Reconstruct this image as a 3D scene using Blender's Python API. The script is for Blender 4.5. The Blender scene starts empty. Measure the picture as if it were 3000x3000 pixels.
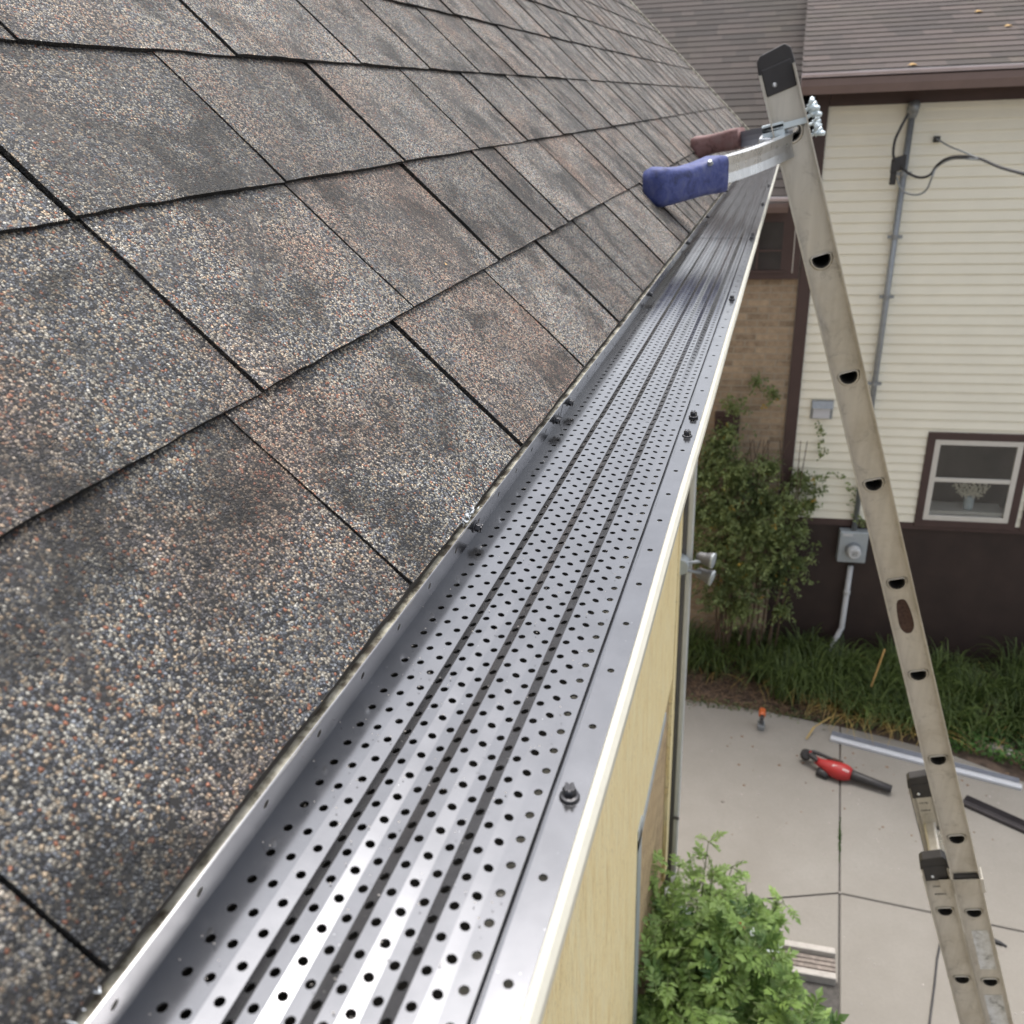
import bpy, bmesh, math, random
from mathutils import Vector, Matrix, noise
R_ = random.Random(7)
sc = bpy.context.scene
C = sc.collection
V = Vector
# ------------------------------------------------------------------ camera
RIGHT = V((0.95885479, 0.2812114, -0.03895685)).normalized()
UP = V((-0.08321217, 0.40958335, 0.90846971)).normalized()
FWD = V((-0.27142812, 0.86784885, -0.41613117)).normalized()
FPX = 2593.1
cd = bpy.data.cameras.new('camera'); cam = bpy.data.objects.new('camera', cd); C.objects.link(cam)
cam.matrix_world = Matrix((( RIGHT.x, UP.x, -FWD.x, 0), (RIGHT.y, UP.y, -FWD.y, 0), (RIGHT.z, UP.z, -FWD.z, 0), (0, 0, 0, 1)))
cd.sensor_width = 36; cd.sensor_fit = 'HORIZONTAL'; cd.lens = FPX / 3000 * 36
cd.clip_start = 0.02; cd.clip_end = 1000
cd.dof.use_dof = True; cd.dof.focus_distance = 0.72; cd.dof.aperture_fstop = 14.5
sc.camera = cam
# ------------------------------------------------------------------ sky, sun, exposure
SUN_EL, SUN_AZ = math.radians(73), math.radians(-5)   # azimuth from +Y towards +X
w = bpy.data.worlds.new('World'); sc.world = w; w.use_nodes = True
nt = w.node_tree; nt.nodes.clear()
sky = nt.nodes.new('ShaderNodeTexSky'); sky.sky_type = 'NISHITA'; sky.sun_disc = False
sky.sun_elevation = SUN_EL; sky.sun_rotation = SUN_AZ; sky.air_density = 1.0; sky.dust_density = 5.0; sky.ozone_density = 1.0
hs = nt.nodes.new('ShaderNodeHueSaturation'); hs.inputs['Saturation'].default_value = 0.28
bg = nt.nodes.new('ShaderNodeBackground'); bg.inputs[1].default_value = 0.15
wo = nt.nodes.new('ShaderNodeOutputWorld')
nt.links.new(sky.outputs[0], hs.inputs['Color']); nt.links.new(hs.outputs[0], bg.inputs[0]); nt.links.new(bg.outputs[0], wo.inputs[0])
sd = bpy.data.lights.new('sun', 'SUN'); sd.energy = 1.0; sd.angle = math.radians(30); sd.color = (1, 0.93, 0.84)
so = bpy.data.objects.new('sun', sd); C.objects.link(so)
sdir = V((math.sin(SUN_AZ) * math.cos(SUN_EL), math.cos(SUN_AZ) * math.cos(SUN_EL), math.sin(SUN_EL)))
so.rotation_euler = (-sdir).to_track_quat('-Z', 'Y').to_euler()
vs = sc.view_settings; vs.view_transform = 'Standard'; vs.look = 'None'; vs.gamma = 1; vs.use_curve_mapping = False
vs.exposure = 1.05
try: sc.cycles.max_bounces = 8
except Exception: pass

# ------------------------------------------------------------------ helpers
def ray(p): return FWD + RIGHT * ((p[0] - 1500) / FPX) - UP * ((p[1] - 1500) / FPX)
def on_plane(p, P0, n):
    d = ray(p); return d * (V(P0).dot(V(n)) / d.dot(V(n)))
GZ = -6.0
def gp(x, y, z=GZ):                     # spot on the ground plane
    return on_plane((x, y), (0, 0, z), (0, 0, 1))
def at_y(x, y, Y): return on_plane((x, y), (0, Y, 0), (0, 1, 0))

class MB:
    def __init__(s): s.v = []; s.f = []; s.c = []; s.cur = None
    def quad(s, *p):
        n = len(s.v); s.v += [tuple(q) for q in p]; s.f.append(tuple(range(n, n + len(p)))); s.c.append(s.cur)
    def face(s, idx): s.f.append(tuple(idx)); s.c.append(s.cur)
    def box(s, o, ex, ey, ez):          # o corner, three edge vectors
        o = V(o); ex = V(ex); ey = V(ey); ez = V(ez); n = len(s.v)
        for k in (0, 1):
            for j in (0, 1):
                for i in (0, 1): s.v.append(tuple(o + ex * i + ey * j + ez * k))
        fl = ex.cross(ey).dot(ez) < 0
        for f in ((0, 2, 3, 1), (4, 5, 7, 6), (0, 1, 5, 4), (2, 6, 7, 3), (0, 4, 6, 2), (1, 3, 7, 5)):
            s.face([n + i for i in (reversed(f) if fl else f)])
    def cbox(s, c, sx, sy, sz, ex=(1, 0, 0), ey=(0, 1, 0), ez=(0, 0, 1)):
        ex = V(ex).normalized() * sx; ey = V(ey).normalized() * sy; ez = V(ez).normalized() * sz
        s.box(V(c) - (ex + ey + ez) / 2, ex, ey, ez)
    def prism(s, prof, o, ex, ey, ez, closed=True, caps=True):   # prof (a,b) on ex,ey ; extruded by vector ez
        o = V(o); ex = V(ex); ey = V(ey); ez = V(ez); n = len(s.v); m = len(prof)
        for k in (0, 1):
            for a, b in prof: s.v.append(tuple(o + ex * a + ey * b + ez * k))
        for i in range(m if closed else m - 1):
            j = (i + 1) % m; s.face([n + i, n + j, n + m + j, n + m + i])
        if closed and caps:
            s.face([n + i for i in reversed(range(m))]); s.face([n + m + i for i in range(m)])
    def tube(s, pts, r, seg=10, cap=True):
        pts = [V(p) for p in pts]; rr = r if isinstance(r, (list, tuple)) else [r] * len(pts); n = len(s.v)
        t0 = (pts[1] - pts[0]).normalized(); a = t0.orthogonal().normalized()
        for i, p in enumerate(pts):
            t = (pts[min(i + 1, len(pts) - 1)] - pts[max(i - 1, 0)]).normalized()
            a = (a - t * a.dot(t)).normalized(); b = t.cross(a)
            for k in range(seg):
                q = 2 * math.pi * k / seg; s.v.append(tuple(p + (a * math.cos(q) + b * math.sin(q)) * rr[i]))
        for i in range(len(pts) - 1):
            for k in range(seg):
                k2 = (k + 1) % seg; s.face([n + i * seg + k, n + i * seg + k2, n + (i + 1) * seg + k2, n + (i + 1) * seg + k])
        if cap:
            s.face([n + k for k in reversed(range(seg))]); s.face([n + (len(pts) - 1) * seg + k for k in range(seg)])
    def loft(s, rings):                 # list of equal rings
        n = len(s.v); m = len(rings[0])
        for r in rings: s.v += [tuple(p) for p in r]
        for i in range(len(rings) - 1):
            for k in range(m):
                k2 = (k + 1) % m; s.face([n + i * m + k, n + i * m + k2, n + (i + 1) * m + k2, n + (i + 1) * m + k])
        s.face([n + k for k in reversed(range(m))]); s.face([n + (len(rings) - 1) * m + k for k in range(m)])
    def leaf(s, p, d, n_, L, W, fold=0.25):
        d = V(d).normalized(); sd_ = d.cross(V(n_)); 
        if sd_.length < 1e-4: sd_ = d.orthogonal()
        sd_.normalize(); nn = sd_.cross(d); p = V(p)
        a = p; b = p + d * L * .45 + sd_ * W + nn * W * fold; c = p + d * L - nn * L * .12; e = p + d * L * .45 - sd_ * W + nn * W * fold
        m = p + d * L * .5
        k = len(s.v); s.v += [tuple(a), tuple(b), tuple(c), tuple(e), tuple(m)]
        s.face([k, k + 4, k + 1]); s.face([k + 1, k + 4, k + 2]); s.face([k + 2, k + 4, k + 3]); s.face([k + 3, k + 4, k])
    def build(s, name, mat, parent=None, smooth=False, bevel=0, seg=2, normals=True):
        me = bpy.data.meshes.new(name); me.from_pydata(s.v, [], s.f); me.materials.append(mat)
        if any(c is not None for c in s.c):
            ca = me.color_attributes.new('tone', 'FLOAT_COLOR', 'CORNER'); k = 0
            for fi, f in enumerate(s.f):
                c = s.c[fi] or (1, 1, 1)
                for _ in f: ca.data[k].color = (c[0], c[1], c[2], 1); k += 1
        me.update()
        if smooth:
            for p in me.polygons: p.use_smooth = True
        if normals == 'recalc':
            bm = bmesh.new(); bm.from_mesh(me); bmesh.ops.remove_doubles(bm, verts=bm.verts, dist=1e-6); bmesh.ops.recalc_face_normals(bm, faces=bm.faces); bm.to_mesh(me); bm.free()
        o = bpy.data.objects.new(name, me); C.objects.link(o)
        if parent is not None:
            o.parent = parent
            r = parent
            off = V((0, 0, 0))
            while r is not None: off += r.location; r = r.parent
            o.location = -off
        if bevel:
            m = o.modifiers.new('bevel', 'BEVEL'); m.width = bevel; m.segments = seg; m.limit_method = 'ANGLE'; m.angle_limit = math.radians(40)
        return o
def thing(name, label, cat, loc, group=None):
    o = bpy.data.objects.new(name, None); C.objects.link(o); o.location = loc; o.empty_display_size = .1
    o['label'] = label; o['category'] = cat
    if group: o['group'] = group
    return o
def tag(o, label, cat, group=None, kind=None):
    o['label'] = label; o['category'] = cat
    if group: o['group'] = group
    if kind: o['kind'] = kind
    return o
def structure(o): o['kind'] = 'structure'; return o

# ------------------------------------------------------------------ materials
class N:
    def __init__(s, name):
        s.m = bpy.data.materials.new(name); s.m.use_nodes = True; s.t = s.m.node_tree; s.t.nodes.clear()
        s.out = s.n('ShaderNodeOutputMaterial'); s.b = s.n('ShaderNodeBsdfPrincipled'); s.l(s.b.outputs[0], s.out.inputs[0])
    def n(s, t, **k):
        x = s.t.nodes.new(t)
        for a, b in k.items(): setattr(x, a, b)
        return x
    def l(s, a, b): s.t.links.new(a, b)
    def set(s, **k):
        for a, b in k.items():
            s.b.inputs[a.replace('_', ' ')].default_value = (*b, 1) if isinstance(b, tuple) and len(b) == 3 else b
    def coord(s, scale=(1, 1, 1), rot=(0, 0, 0)):
        tc = s.n('ShaderNodeTexCoord'); mp = s.n('ShaderNodeMapping'); mp.inputs['Scale'].default_value = scale; mp.inputs['Rotation'].default_value = rot
        s.l(tc.outputs['Object'], mp.inputs[0]); return mp.outputs[0]
    def noise(s, co, scale, detail=4, rough=.6, dist=0):
        x = s.n('ShaderNodeTexNoise'); x.inputs['Scale'].default_value = scale; x.inputs['Detail'].default_value = detail; x.inputs['Roughness'].default_value = rough; x.inputs['Distortion'].default_value = dist
        s.l(co, x.inputs['Vector']); return x.outputs['Fac']
    def ramp(s, fac, stops, interp='LINEAR'):
        x = s.n('ShaderNodeValToRGB'); x.color_ramp.interpolation = interp; e = x.color_ramp.elements
        while len(e) < len(stops): e.new(.5)
        for i, (p, c) in enumerate(stops):
            e[i].position = p; e[i].color = (*c, 1) if not isinstance(c, (int, float)) else (c, c, c, 1)
        s.l(fac, x.inputs[0]); return x.outputs[0]
    def mix(s, fac, a, b, mode='MIX'):
        x = s.n('ShaderNodeMix', data_type='RGBA', blend_type=mode)
        for i, v in ((0, fac), (6, a), (7, b)):
            if isinstance(v, (int, float)): x.inputs[i].default_value = v
            elif isinstance(v, tuple): x.inputs[i].default_value = (*v, 1)
            else: s.l(v, x.inputs[i])
        return x.outputs[2]
    def math(s, op, a, b=0.0, clamp=False):
        x = s.n('ShaderNodeMath', operation=op); x.use_clamp = clamp
        for i, v in ((0, a), (1, b)):
            if isinstance(v, (int, float)): x.inputs[i].default_value = v
            else: s.l(v, x.inputs[i])
        return x.outputs[0]
    def bump(s, h, strength, dist=.001):
        x = s.n('ShaderNodeBump'); x.inputs['Strength'].default_value = strength; x.inputs['Distance'].default_value = dist
        s.l(h, x.inputs['Height']); s.l(x.outputs[0], s.b.inputs['Normal']); return x
    def color(s, c): s.l(c, s.b.inputs['Base Color'])
    def tone(s):
        x = s.n('ShaderNodeVertexColor'); x.layer_name = 'tone'; return x.outputs[0]

def plain(name, col, rough=.5, metal=0., spread=.15, nscale=20, bump=0., spec=.5):
    m = N(name); co = m.coord(); f = m.noise(co, nscale, 5)
    lo = tuple(c * (1 - spread) for c in col); hi = tuple(min(1, c * (1 + spread)) for c in col)
    m.color(m.ramp(f, [(.3, lo), (.7, hi)])); m.set(Roughness=rough, Metallic=metal)
    m.b.inputs['Specular IOR Level'].default_value = spec
    if bump: m.bump(m.noise(co, nscale * 6, 3), bump, .002)
    return m.m

# granule shingles
def shingle_mat(name, scale, dark=1.0, big=True):
    m = N(name); co = m.coord()
    v = m.n('ShaderNodeTexVoronoi'); v.inputs['Scale'].default_value = scale; m.l(co, v.inputs['Vector'])
    v2 = m.n('ShaderNodeTexVoronoi'); v2.feature = 'DISTANCE_TO_EDGE'; v2.inputs['Scale'].default_value = scale; m.l(co, v2.inputs['Vector'])
    sep = m.n('ShaderNodeSeparateColor'); m.l(v.outputs['Color'], sep.inputs[0])
    r, g, b = sep.outputs
    stone = m.ramp(r, [(0, (.05, .055, .065)), (.16, (.13, .14, .165)), (.36, (.24, .26, .29)), (.52, (.46, .42, .35)), (.70, (.60, .47, .33)), (.80, (.42, .18, .11)), (.85, (.58, .56, .50)), (1, (.58, .58, .565))], 'CONSTANT' if big else 'LINEAR')
    brown = m.ramp(r, [(0, (.06, .05, .045)), (.18, (.15, .12, .11)), (.36, (.29, .22, .18)), (.55, (.48, .36, .27)), (.72, (.42, .19, .13)), (.84, (.55, .40, .29)), (1, (.58, .54, .46))], 'CONSTANT' if big else 'LINEAR')
    # patches along the course: blends of brown and grey, shifted by each tab's own tone
    t = m.tone(); ts = m.n('ShaderNodeSeparateColor'); m.l(t, ts.inputs[0])
    pn = m.noise(m.coord((1, 1, 1)), 9, 2, .5)
    k = m.math('ADD', m.math('MULTIPLY', m.math('SUBTRACT', pn, .5), 3.2), ts.outputs[0], True)
    col = m.mix(k, stone, brown)
    # worn patches where the asphalt shows
    wn = m.noise(co, 7, 6, .7, .6); wmask = m.ramp(wn, [(.40, 1), (.53, 0)])
    loss = m.math('MULTIPLY', wmask, m.ramp(g, [(.05, 0), (.25, 1)]))
    asph = (.007, .006, .006)
    loss = m.math('MULTIPLY', loss, .85)
    gap = m.ramp(v2.outputs['Distance'], [(.03, 1), (.11, 0)])
    hide = m.math('MAXIMUM', gap, m.ramp(b, [(.12, 1), (.17, 0)]))
    hide = m.math('MAXIMUM', hide, loss)
    col = m.mix(hide, col, asph)
    gain = m.mix(1.0, col, m.n('ShaderNodeCombineColor').outputs[0], 'MULTIPLY')
    mul = m.n('ShaderNodeVectorMath', operation='SCALE'); m.l(col, mul.inputs[0])
    m.l(m.math('MULTIPLY', m.math('MULTIPLY', ts.outputs[1], dark), m.ramp(m.noise(co, 13, 5, .65, .4), [(.36, .26), (.48, .86), (.62, 1.06)])), mul.inputs['Scale'])
    m.color(mul.outputs[0]); m.set(Roughness=.72)
    m.b.inputs['Specular IOR Level'].default_value = .5
    hgt = m.math('ADD', m.math('MULTIPLY', m.ramp(v2.outputs['Distance'], [(0, 0), (.35, 1)]), m.math('SUBTRACT', 1.0, hide)), m.math('MULTIPLY', g, .8))
    m.bump(hgt, 1.0, 1.0 / scale)
    return m.m
M = {}
M['shingle'] = shingle_mat('granule shingle', 620, 1.5)

def guard_mat():
    m = N('bronze coated aluminium'); co = m.coord()
    n1 = m.noise(co, 35, 4); m.color(m.ramp(n1, [(.3, (.195, .198, .210)), (.7, (.230, .233, .247))]))
    sp = m.n('ShaderNodeTexVoronoi'); sp.inputs['Scale'].default_value = 260; m.l(co, sp.inputs['Vector'])
    dust = m.ramp(sp.outputs['Distance'], [(.03, 1), (.07, 0)])
    sel = m.n('ShaderNodeSeparateColor'); m.l(sp.outputs['Color'], sel.inputs[0])
    dust = m.math('MULTIPLY', dust, m.ramp(sel.outputs[0], [(.86, 0), (.88, 1)]))
    m.color(m.mix(dust, m.ramp(n1, [(.3, (.195, .198, .210)), (.7, (.230, .233, .247))]), (.7, .7, .7)))
    m.l(m.ramp(m.noise(co, 60, 4), [(.3, .14), (.7, .20)]), m.b.inputs['Roughness'])
    m.set(Metallic=.93); m.bump(m.noise(co, 9, 2), .10, .002)
    return m.m
M['guard'] = guard_mat()
M['gutter'] = plain('cream painted aluminium', (.44, .43, .37), .38, 0, .06, 40, .05)
def drip_mat():
    m = N('dirty cream metal'); co = m.coord(); a = m.noise(co, 60, 6, .7)
    m.color(m.ramp(a, [(.42, (.08, .065, .045)), (.50, (.34, .32, .25)), (.60, (.52, .50, .42))])); m.set(Roughness=.6); m.bump(m.noise(co, 300, 3), .4, .001)
    return m.m
M['drip'] = drip_mat()
M['dark'] = plain('trough dirt and painted shade', (.02, .018, .015), .9)  # trough dirt, plus shade painted inside the trough and the hollow rungs
M['screw'] = plain('blackened steel screw', (.07, .07, .075), .28, .9, .1)
def alu_mat(name, col, rough, metal, stain):
    m = N(name); co = m.coord((40, 40, 2.5), (0, math.radians(-18), 0)); n1 = m.noise(co, 1.5, 5)
    n2 = m.noise(m.coord(), 5, 5, .7)
    base = m.ramp(n1, [(.3, tuple(c * .86 for c in col)), (.7, col)])
    base = m.mix(m.ramp(n2, [(.45, 0), (.75, stain)]), base, (.30, .25, .17))
    n3 = m.noise(m.coord(), 22, 6, .75, .8); base = m.mix(m.ramp(n3, [(.55, 0), (.72, stain * .8)]), base, (.16, .14, .12)); m.color(base); m.l(m.ramp(n3, [(.3, rough - .1), (.7, rough + .12)]), m.b.inputs['Roughness']); m.set(Metallic=metal); m.bump(n1, .08, .002)
    return m.m
M['alu'] = alu_mat('weathered ladder aluminium', (.62, .59, .53), .40, .75, .5)
M['alu_bright'] = alu_mat('bright aluminium', (.80, .82, .84), .30, .85, .0)
M['zinc'] = plain('zinc plate', (.62, .70, .74), .4, .5, .1)
M['black'] = plain('black plastic', (.028, .026, .027), .5, 0, .2)
def rubber(name, col):
    m = N(name); co = m.coord(); a = m.noise(co, 38, 6, .7, .4)
    m.color(m.ramp(a, [(.34, tuple(c * .45 for c in col)), (.48, col), (.70, tuple(c * .75 + .06 for c in col))])); m.set(Roughness=.6); m.bump(m.noise(co, 90, 4), .5, .003); return m.m
M['blue'] = rubber('blue rubber', (.045, .062, .21))
M['maroon'] = rubber('faded maroon rubber', (.20, .105, .10))
M['rust'] = plain('brown rust', (.065, .035, .026), .9, 0, .4, 120)
def sticker_mat():
    m = N('worn white label'); co = m.coord(); a = m.noise(co, 30, 5, .7)
    m.color(m.ramp(a, [(.30, (.25, .25, .24)), (.44, (.58, .58, .57)), (.6, (.72, .73, .74))])); m.set(Roughness=.4, Metallic=.2); return m.m
M['sticker'] = sticker_mat()
M['print'] = plain('dark print', (.10, .10, .09), .7)
def ply_mat():
    m = N('yellow pine boarding'); co = m.coord((1, 2.2, .22)); a = m.noise(co, 14, 7, .65, 1.2)
    c1 = m.ramp(a, [(.28, (.60, .43, .19)), (.42, (.80, .65, .34)), (.6, (.87, .76, .46)), (.8, (.82, .75, .48))])
    k = m.noise(m.coord((1, 7, 1.2)), 26, 5, .75); c1 = m.mix(m.ramp(k, [(.55, 0), (.68, .75)]), c1, (.25, .19, .12)); k2 = m.noise(m.coord((1, 3, .5)), 6, 5, .7); c1 = m.mix(m.ramp(k2, [(.5, 0), (.7, .5)]), c1, (.80, .74, .52))
    m.color(c1); m.set(Roughness=.7); m.bump(a, .4, .004); return m.m
M['ply'] = ply_mat()
def brick_mat(name, c1, c2, mortar, rot, bw, bh, off=(0, 0, 0)):
    m = N(name); tc = m.n('ShaderNodeTexCoord'); sep = m.n('ShaderNodeSeparateXYZ'); m.l(tc.outputs['Object'], sep.inputs[0])
    cb = m.n('ShaderNodeCombineXYZ'); m.l(sep.outputs[0 if rot == 'x' else 1], cb.inputs[0]); m.l(sep.outputs[2], cb.inputs[1])
    b = m.n('ShaderNodeTexBrick'); b.inputs['Scale'].default_value = 1; b.inputs['Brick Width'].default_value = bw; b.inputs['Row Height'].default_value = bh
    b.inputs['Mortar Size'].default_value = .006; b.inputs['Mortar Smooth'].default_value = .3
    b.inputs['Color1'].default_value = (0, 0, 0, 1); b.inputs['Color2'].default_value = (1, 1, 1, 1); b.inputs['Mortar'].default_value = (.5, .5, .5, 1)
    m.l(cb.outputs[0], b.inputs['Vector'])
    base = m.ramp(b.outputs['Color'], [(0, c1), (.5, c2), (1, tuple(x * .5 for x in c1))])
    n = m.noise(tc.outputs['Object'], 16, 5, .7); base = m.mix(.55, base, m.ramp(n, [(.3, tuple(x * .6 for x in c1)), (.7, c2)]))
    m.color(m.mix(b.outputs['Fac'], base, mortar)); m.set(Roughness=.85)
    m.bump(m.math('SUBTRACT', 1.0, b.outputs['Fac']), .6, .006); return m.m
M['brick_far'] = brick_mat('tan brown brick', (.26, .19, .13), (.46, .35, .24), (.32, .28, .22), 'x', .21, .068)
M['brick_own'] = brick_mat('pale yellow brick', (.50, .36, .20), (.62, .47, .28), (.20, .14, .10), 'y', .21, .072)
M['siding'] = plain('cream vinyl siding', (.80, .775, .665), .5, 0, .03, 3)
M['brown'] = plain('dark brown painted wall', (.034, .021, .018), .65, 0, .2, 4, .1)
M['trim'] = plain('brown trim', (.062, .036, .033), .55, 0, .12, 6)
M['lilac'] = plain('weathered brown gutter paint', (.55, .47, .48), .35, .1, .1, 5)
M['white'] = plain('off white window vinyl', (.58, .56, .52), .45, 0, .05, 10)
M['grey'] = plain('grey galvanised steel', (.27, .29, .31), .45, .5, .12, 25)
M['lightgrey'] = plain('light grey enamel', (.36, .40, .43), .45, .2, .06, 25)
M['pipewhite'] = plain('pale plastic pipe', (.50, .52, .54), .5, 0, .06)
M['cable'] = plain('black cable', (.03, .03, .032), .6)
M['spout'] = plain('grey painted downspout', (.125, .125, .13), .45, .2, .1, 12)
M['spout_lit_side'] = plain('lit side of downspout', (.50, .52, .52), .45, .1, .05, 12)  # brighter right side of the spout, light put into the colour
M['red'] = plain('red plastic', (.36, .022, .022), .5, 0, .08, 30)
M['orange'] = plain('orange plastic', (.42, .10, .03), .45, 0, .1, 30)
M['whitepaint'] = plain('white lettering', (.8, .78, .76), .5)
M['brightwhite'] = plain('white coated aluminium', (.55, .57, .62), .35, .2, .04, 10)
M['silverband'] = plain('grey coated aluminium', (.30, .32, .37), .35, .4, .1, 10)
M['bronze_strip'] = plain('dark bronze aluminium', (.06, .055, .06), .35, .5, .1, 10)
def glass_mat():
    m = N('dark window glass'); co = m.coord(); a = m.noise(co, 2.5, 3)
    m.color(m.ramp(a, [(.3, (.02, .018, .02)), (.7, (.055, .048, .05))])); m.set(Roughness=.08); m.b.inputs['Specular IOR Level'].default_value = .5; return m.m
M['glass'] = glass_mat()
def curtain_glass():
    m = N('clear window pane'); m.set(Base_Color=(.9, .92, .92), Roughness=.03, IOR=1.45); m.b.inputs['Transmission Weight'].default_value = 1.0; return m.m
M['pane'] = curtain_glass()
M['room'] = plain('dim room wall', (.10, .085, .075), .8, 0, .4, 1.5)
M['flowers'] = plain('dried flowers', (.62, .58, .46), .8, 0, .4, 60)
M['vase'] = plain('pale blue vase', (.40, .47, .50), .3)
def concrete_mat():
    m = N('worn concrete'); co = m.coord(); a = m.noise(co, .9, 7, .65); b = m.noise(co, 40, 5, .7); c = m.noise(co, 5, 6, .7, .5)
    col = m.ramp(a, [(.3, (.20, .185, .163)), (.55, (.235, .22, .198)), (.8, (.265, .252, .23))])
    col = m.mix(m.ramp(b, [(.3, .25), (.6, 0)]), col, (.16, .15, .135)); col = m.mix(m.ramp(c, [(.62, 0), (.8, .45)]), col, (.18, .165, .145))
    v = m.n('ShaderNodeTexVoronoi'); v.inputs['Scale'].default_value = 3.2; m.l(co, v.inputs['Vector'])
    sp = m.n('ShaderNodeSeparateColor'); m.l(v.outputs['Color'], sp.inputs[0])
    spot = m.math('MULTIPLY', m.ramp(v.outputs['Distance'], [(.03, 1), (.06, 0)]), m.ramp(sp.outputs[0], [(.6, 0), (.62, .7)]))
    cr = m.n('ShaderNodeTexVoronoi'); cr.feature = 'DISTANCE_TO_EDGE'; cr.inputs['Scale'].default_value = .45; m.l(m.coord((1, 1, 0)), cr.inputs['Vector']); col = m.mix(m.ramp(m.noise(co, 1.7, 8, .75, .8), [(.5, 0), (.72, .5)]), col, (.2, .185, .165)); col = m.mix(spot, col, (.42, .39, .35))
    m.color(col); m.set(Roughness=.85); m.bump(b, .35, .004); return m.m
M['concrete'] = concrete_mat()
M['filler'] = plain('dark joint sand', (.07, .065, .06), .95, 0, .3, 30)
M['soil'] = plain('dark soil', (.085, .06, .045), .95, 0, .6, 9, .8)
M['gravel'] = plain('grey gravelly dirt', (.25, .225, .2), .95, 0, .45, 60, .8)
M['lawn'] = plain('far yard', (.17, .15, .12), .95, 0, .4, 2)
M['oldwood'] = plain('weathered grey wood', (.20, .17, .15), .85, 0, .35, 25, .5)
M['palewood'] = plain('pale worn timber', (.36, .335, .31), .7, 0, .15, 15, .2)
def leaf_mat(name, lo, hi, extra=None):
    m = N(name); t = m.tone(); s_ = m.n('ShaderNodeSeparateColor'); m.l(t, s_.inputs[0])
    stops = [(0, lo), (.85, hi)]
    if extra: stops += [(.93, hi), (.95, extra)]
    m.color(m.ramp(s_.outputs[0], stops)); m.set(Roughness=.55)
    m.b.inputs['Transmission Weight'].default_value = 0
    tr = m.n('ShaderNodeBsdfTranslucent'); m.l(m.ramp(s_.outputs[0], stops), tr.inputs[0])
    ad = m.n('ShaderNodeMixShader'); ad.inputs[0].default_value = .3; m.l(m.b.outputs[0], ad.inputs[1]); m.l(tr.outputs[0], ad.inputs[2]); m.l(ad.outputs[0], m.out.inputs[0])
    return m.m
M['leaf_vine'] = leaf_mat('vine leaf', (.055, .085, .03), (.24, .30, .11), (.32, .22, .03))
M['leaf_tomato'] = leaf_mat('tomato leaf', (.025, .075, .015), (.25, .38, .10), (.40, .36, .10))
M['leaf_lily'] = leaf_mat('daylily leaf', (.022, .045, .012), (.13, .185, .045), (.42, .30, .10))
M['leaf_ivy'] = leaf_mat('low leaf', (.03, .08, .015), (.10, .22, .04))
M['stem'] = plain('green stem', (.14, .19, .07), .7)
M['wood_stem'] = plain('brown woody stem', (.10, .07, .05), .9)
M['litter'] = plain('dry leaf litter', (.20, .13, .08), .9, 0, .5, 60)
M['yellowleaf'] = plain('yellow fallen leaf', (.50, .32, .12), .8)
M['tomato'] = plain('ripe tomato', (.55, .06, .02), .35)
M['paper'] = plain('white cloth tie', (.72, .76, .80), .7)

# ================================================================== GROUND
mb = MB(); mb.quad((-150, -150, GZ - .06), (150, -150, GZ - .06), (150, 150, GZ - .06), (-150, 150, GZ - .06))
structure(mb.build('ground', M['lawn']))
def slab(pts, z0, z1, name, mat, bevel=0):
    mb = MB(); n = len(pts); mb.v = [(p[0], p[1], z0) for p in pts] + [(p[0], p[1], z1) for p in pts]
    for i in range(n): j = (i + 1) % n; mb.face([i, j, n + j, n + i])
    mb.face(list(range(n, 2 * n))); return mb.build(name, mat, bevel=bevel, seg=1)
g = .007
jx0, jx1 = gp(2461, 2182).x, gp(2458, 2968).x      # joint running away from the house corner
yA, yB = gp(2461, 2182).y, gp(2458, 2968).y
def jx(y): return jx0 + (jx1 - jx0) * (y - yA) / (yB - yA)
cy = gp(2464, 2617).y                               # cross joint
lc = gp(2247, 2633); rc = gp(2999, 2729)
ls = (lc.y - cy) / (lc.x - jx(cy)); rs = (rc.y - cy) / (rc.x - jx(cy))
fl = [gp(1960, 2043), gp(2100, 2060), gp(2250, 2085), gp(2400, 2118), gp(2461, 2128)]
fr = [gp(2461, 2128), gp(2600, 2160), gp(2800, 2215), gp(3000, 2290)]
xr = 9.0; yr = fr[-1].y - (xr - fr[-1].x) * .05
L = -.7
slabs = [
 [(L, cy + ls * (L - jx(cy)) + g), (jx(cy) - g, cy + g), (jx(8.05) - g, fl[-1].y)] + [(p.x, p.y) for p in reversed(fl[:-1])] + [(L, fl[0].y)],
 [(jx(cy) + g, cy + g), (xr, cy + rs * (xr - jx(cy)) + g), (xr, yr)] + [(p.x, p.y) for p in reversed(fr[1:])] + [(jx(8.05) + g, fr[0].y)],
 [(jx(4.95) - g, 4.95), (jx(cy) - g, cy - g), (L, cy + ls * (L - jx(cy)) - g), (L, 4.95)],
 [(jx(-4) + g, -4), (xr, -4), (xr, cy + rs * (xr - jx(cy)) - g), (jx(cy) + g, cy - g)],
]
for s_ in slabs: structure(slab(s_, GZ - .1, GZ, 'pavement', M['concrete'], .006))
structure(slab([(jx(-4) - g, -4), (jx(4.95) - g, 4.94), (L, 4.94), (L, -4)], GZ - .1, GZ - .035, 'path', M['gravel']))
structure(slab([(L, -4), (9, -4), (9, 7.6), (1.6, 7.6), (L, 7.6)], GZ - .09, GZ - .014, 'joint_filler', M['filler']))
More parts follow.
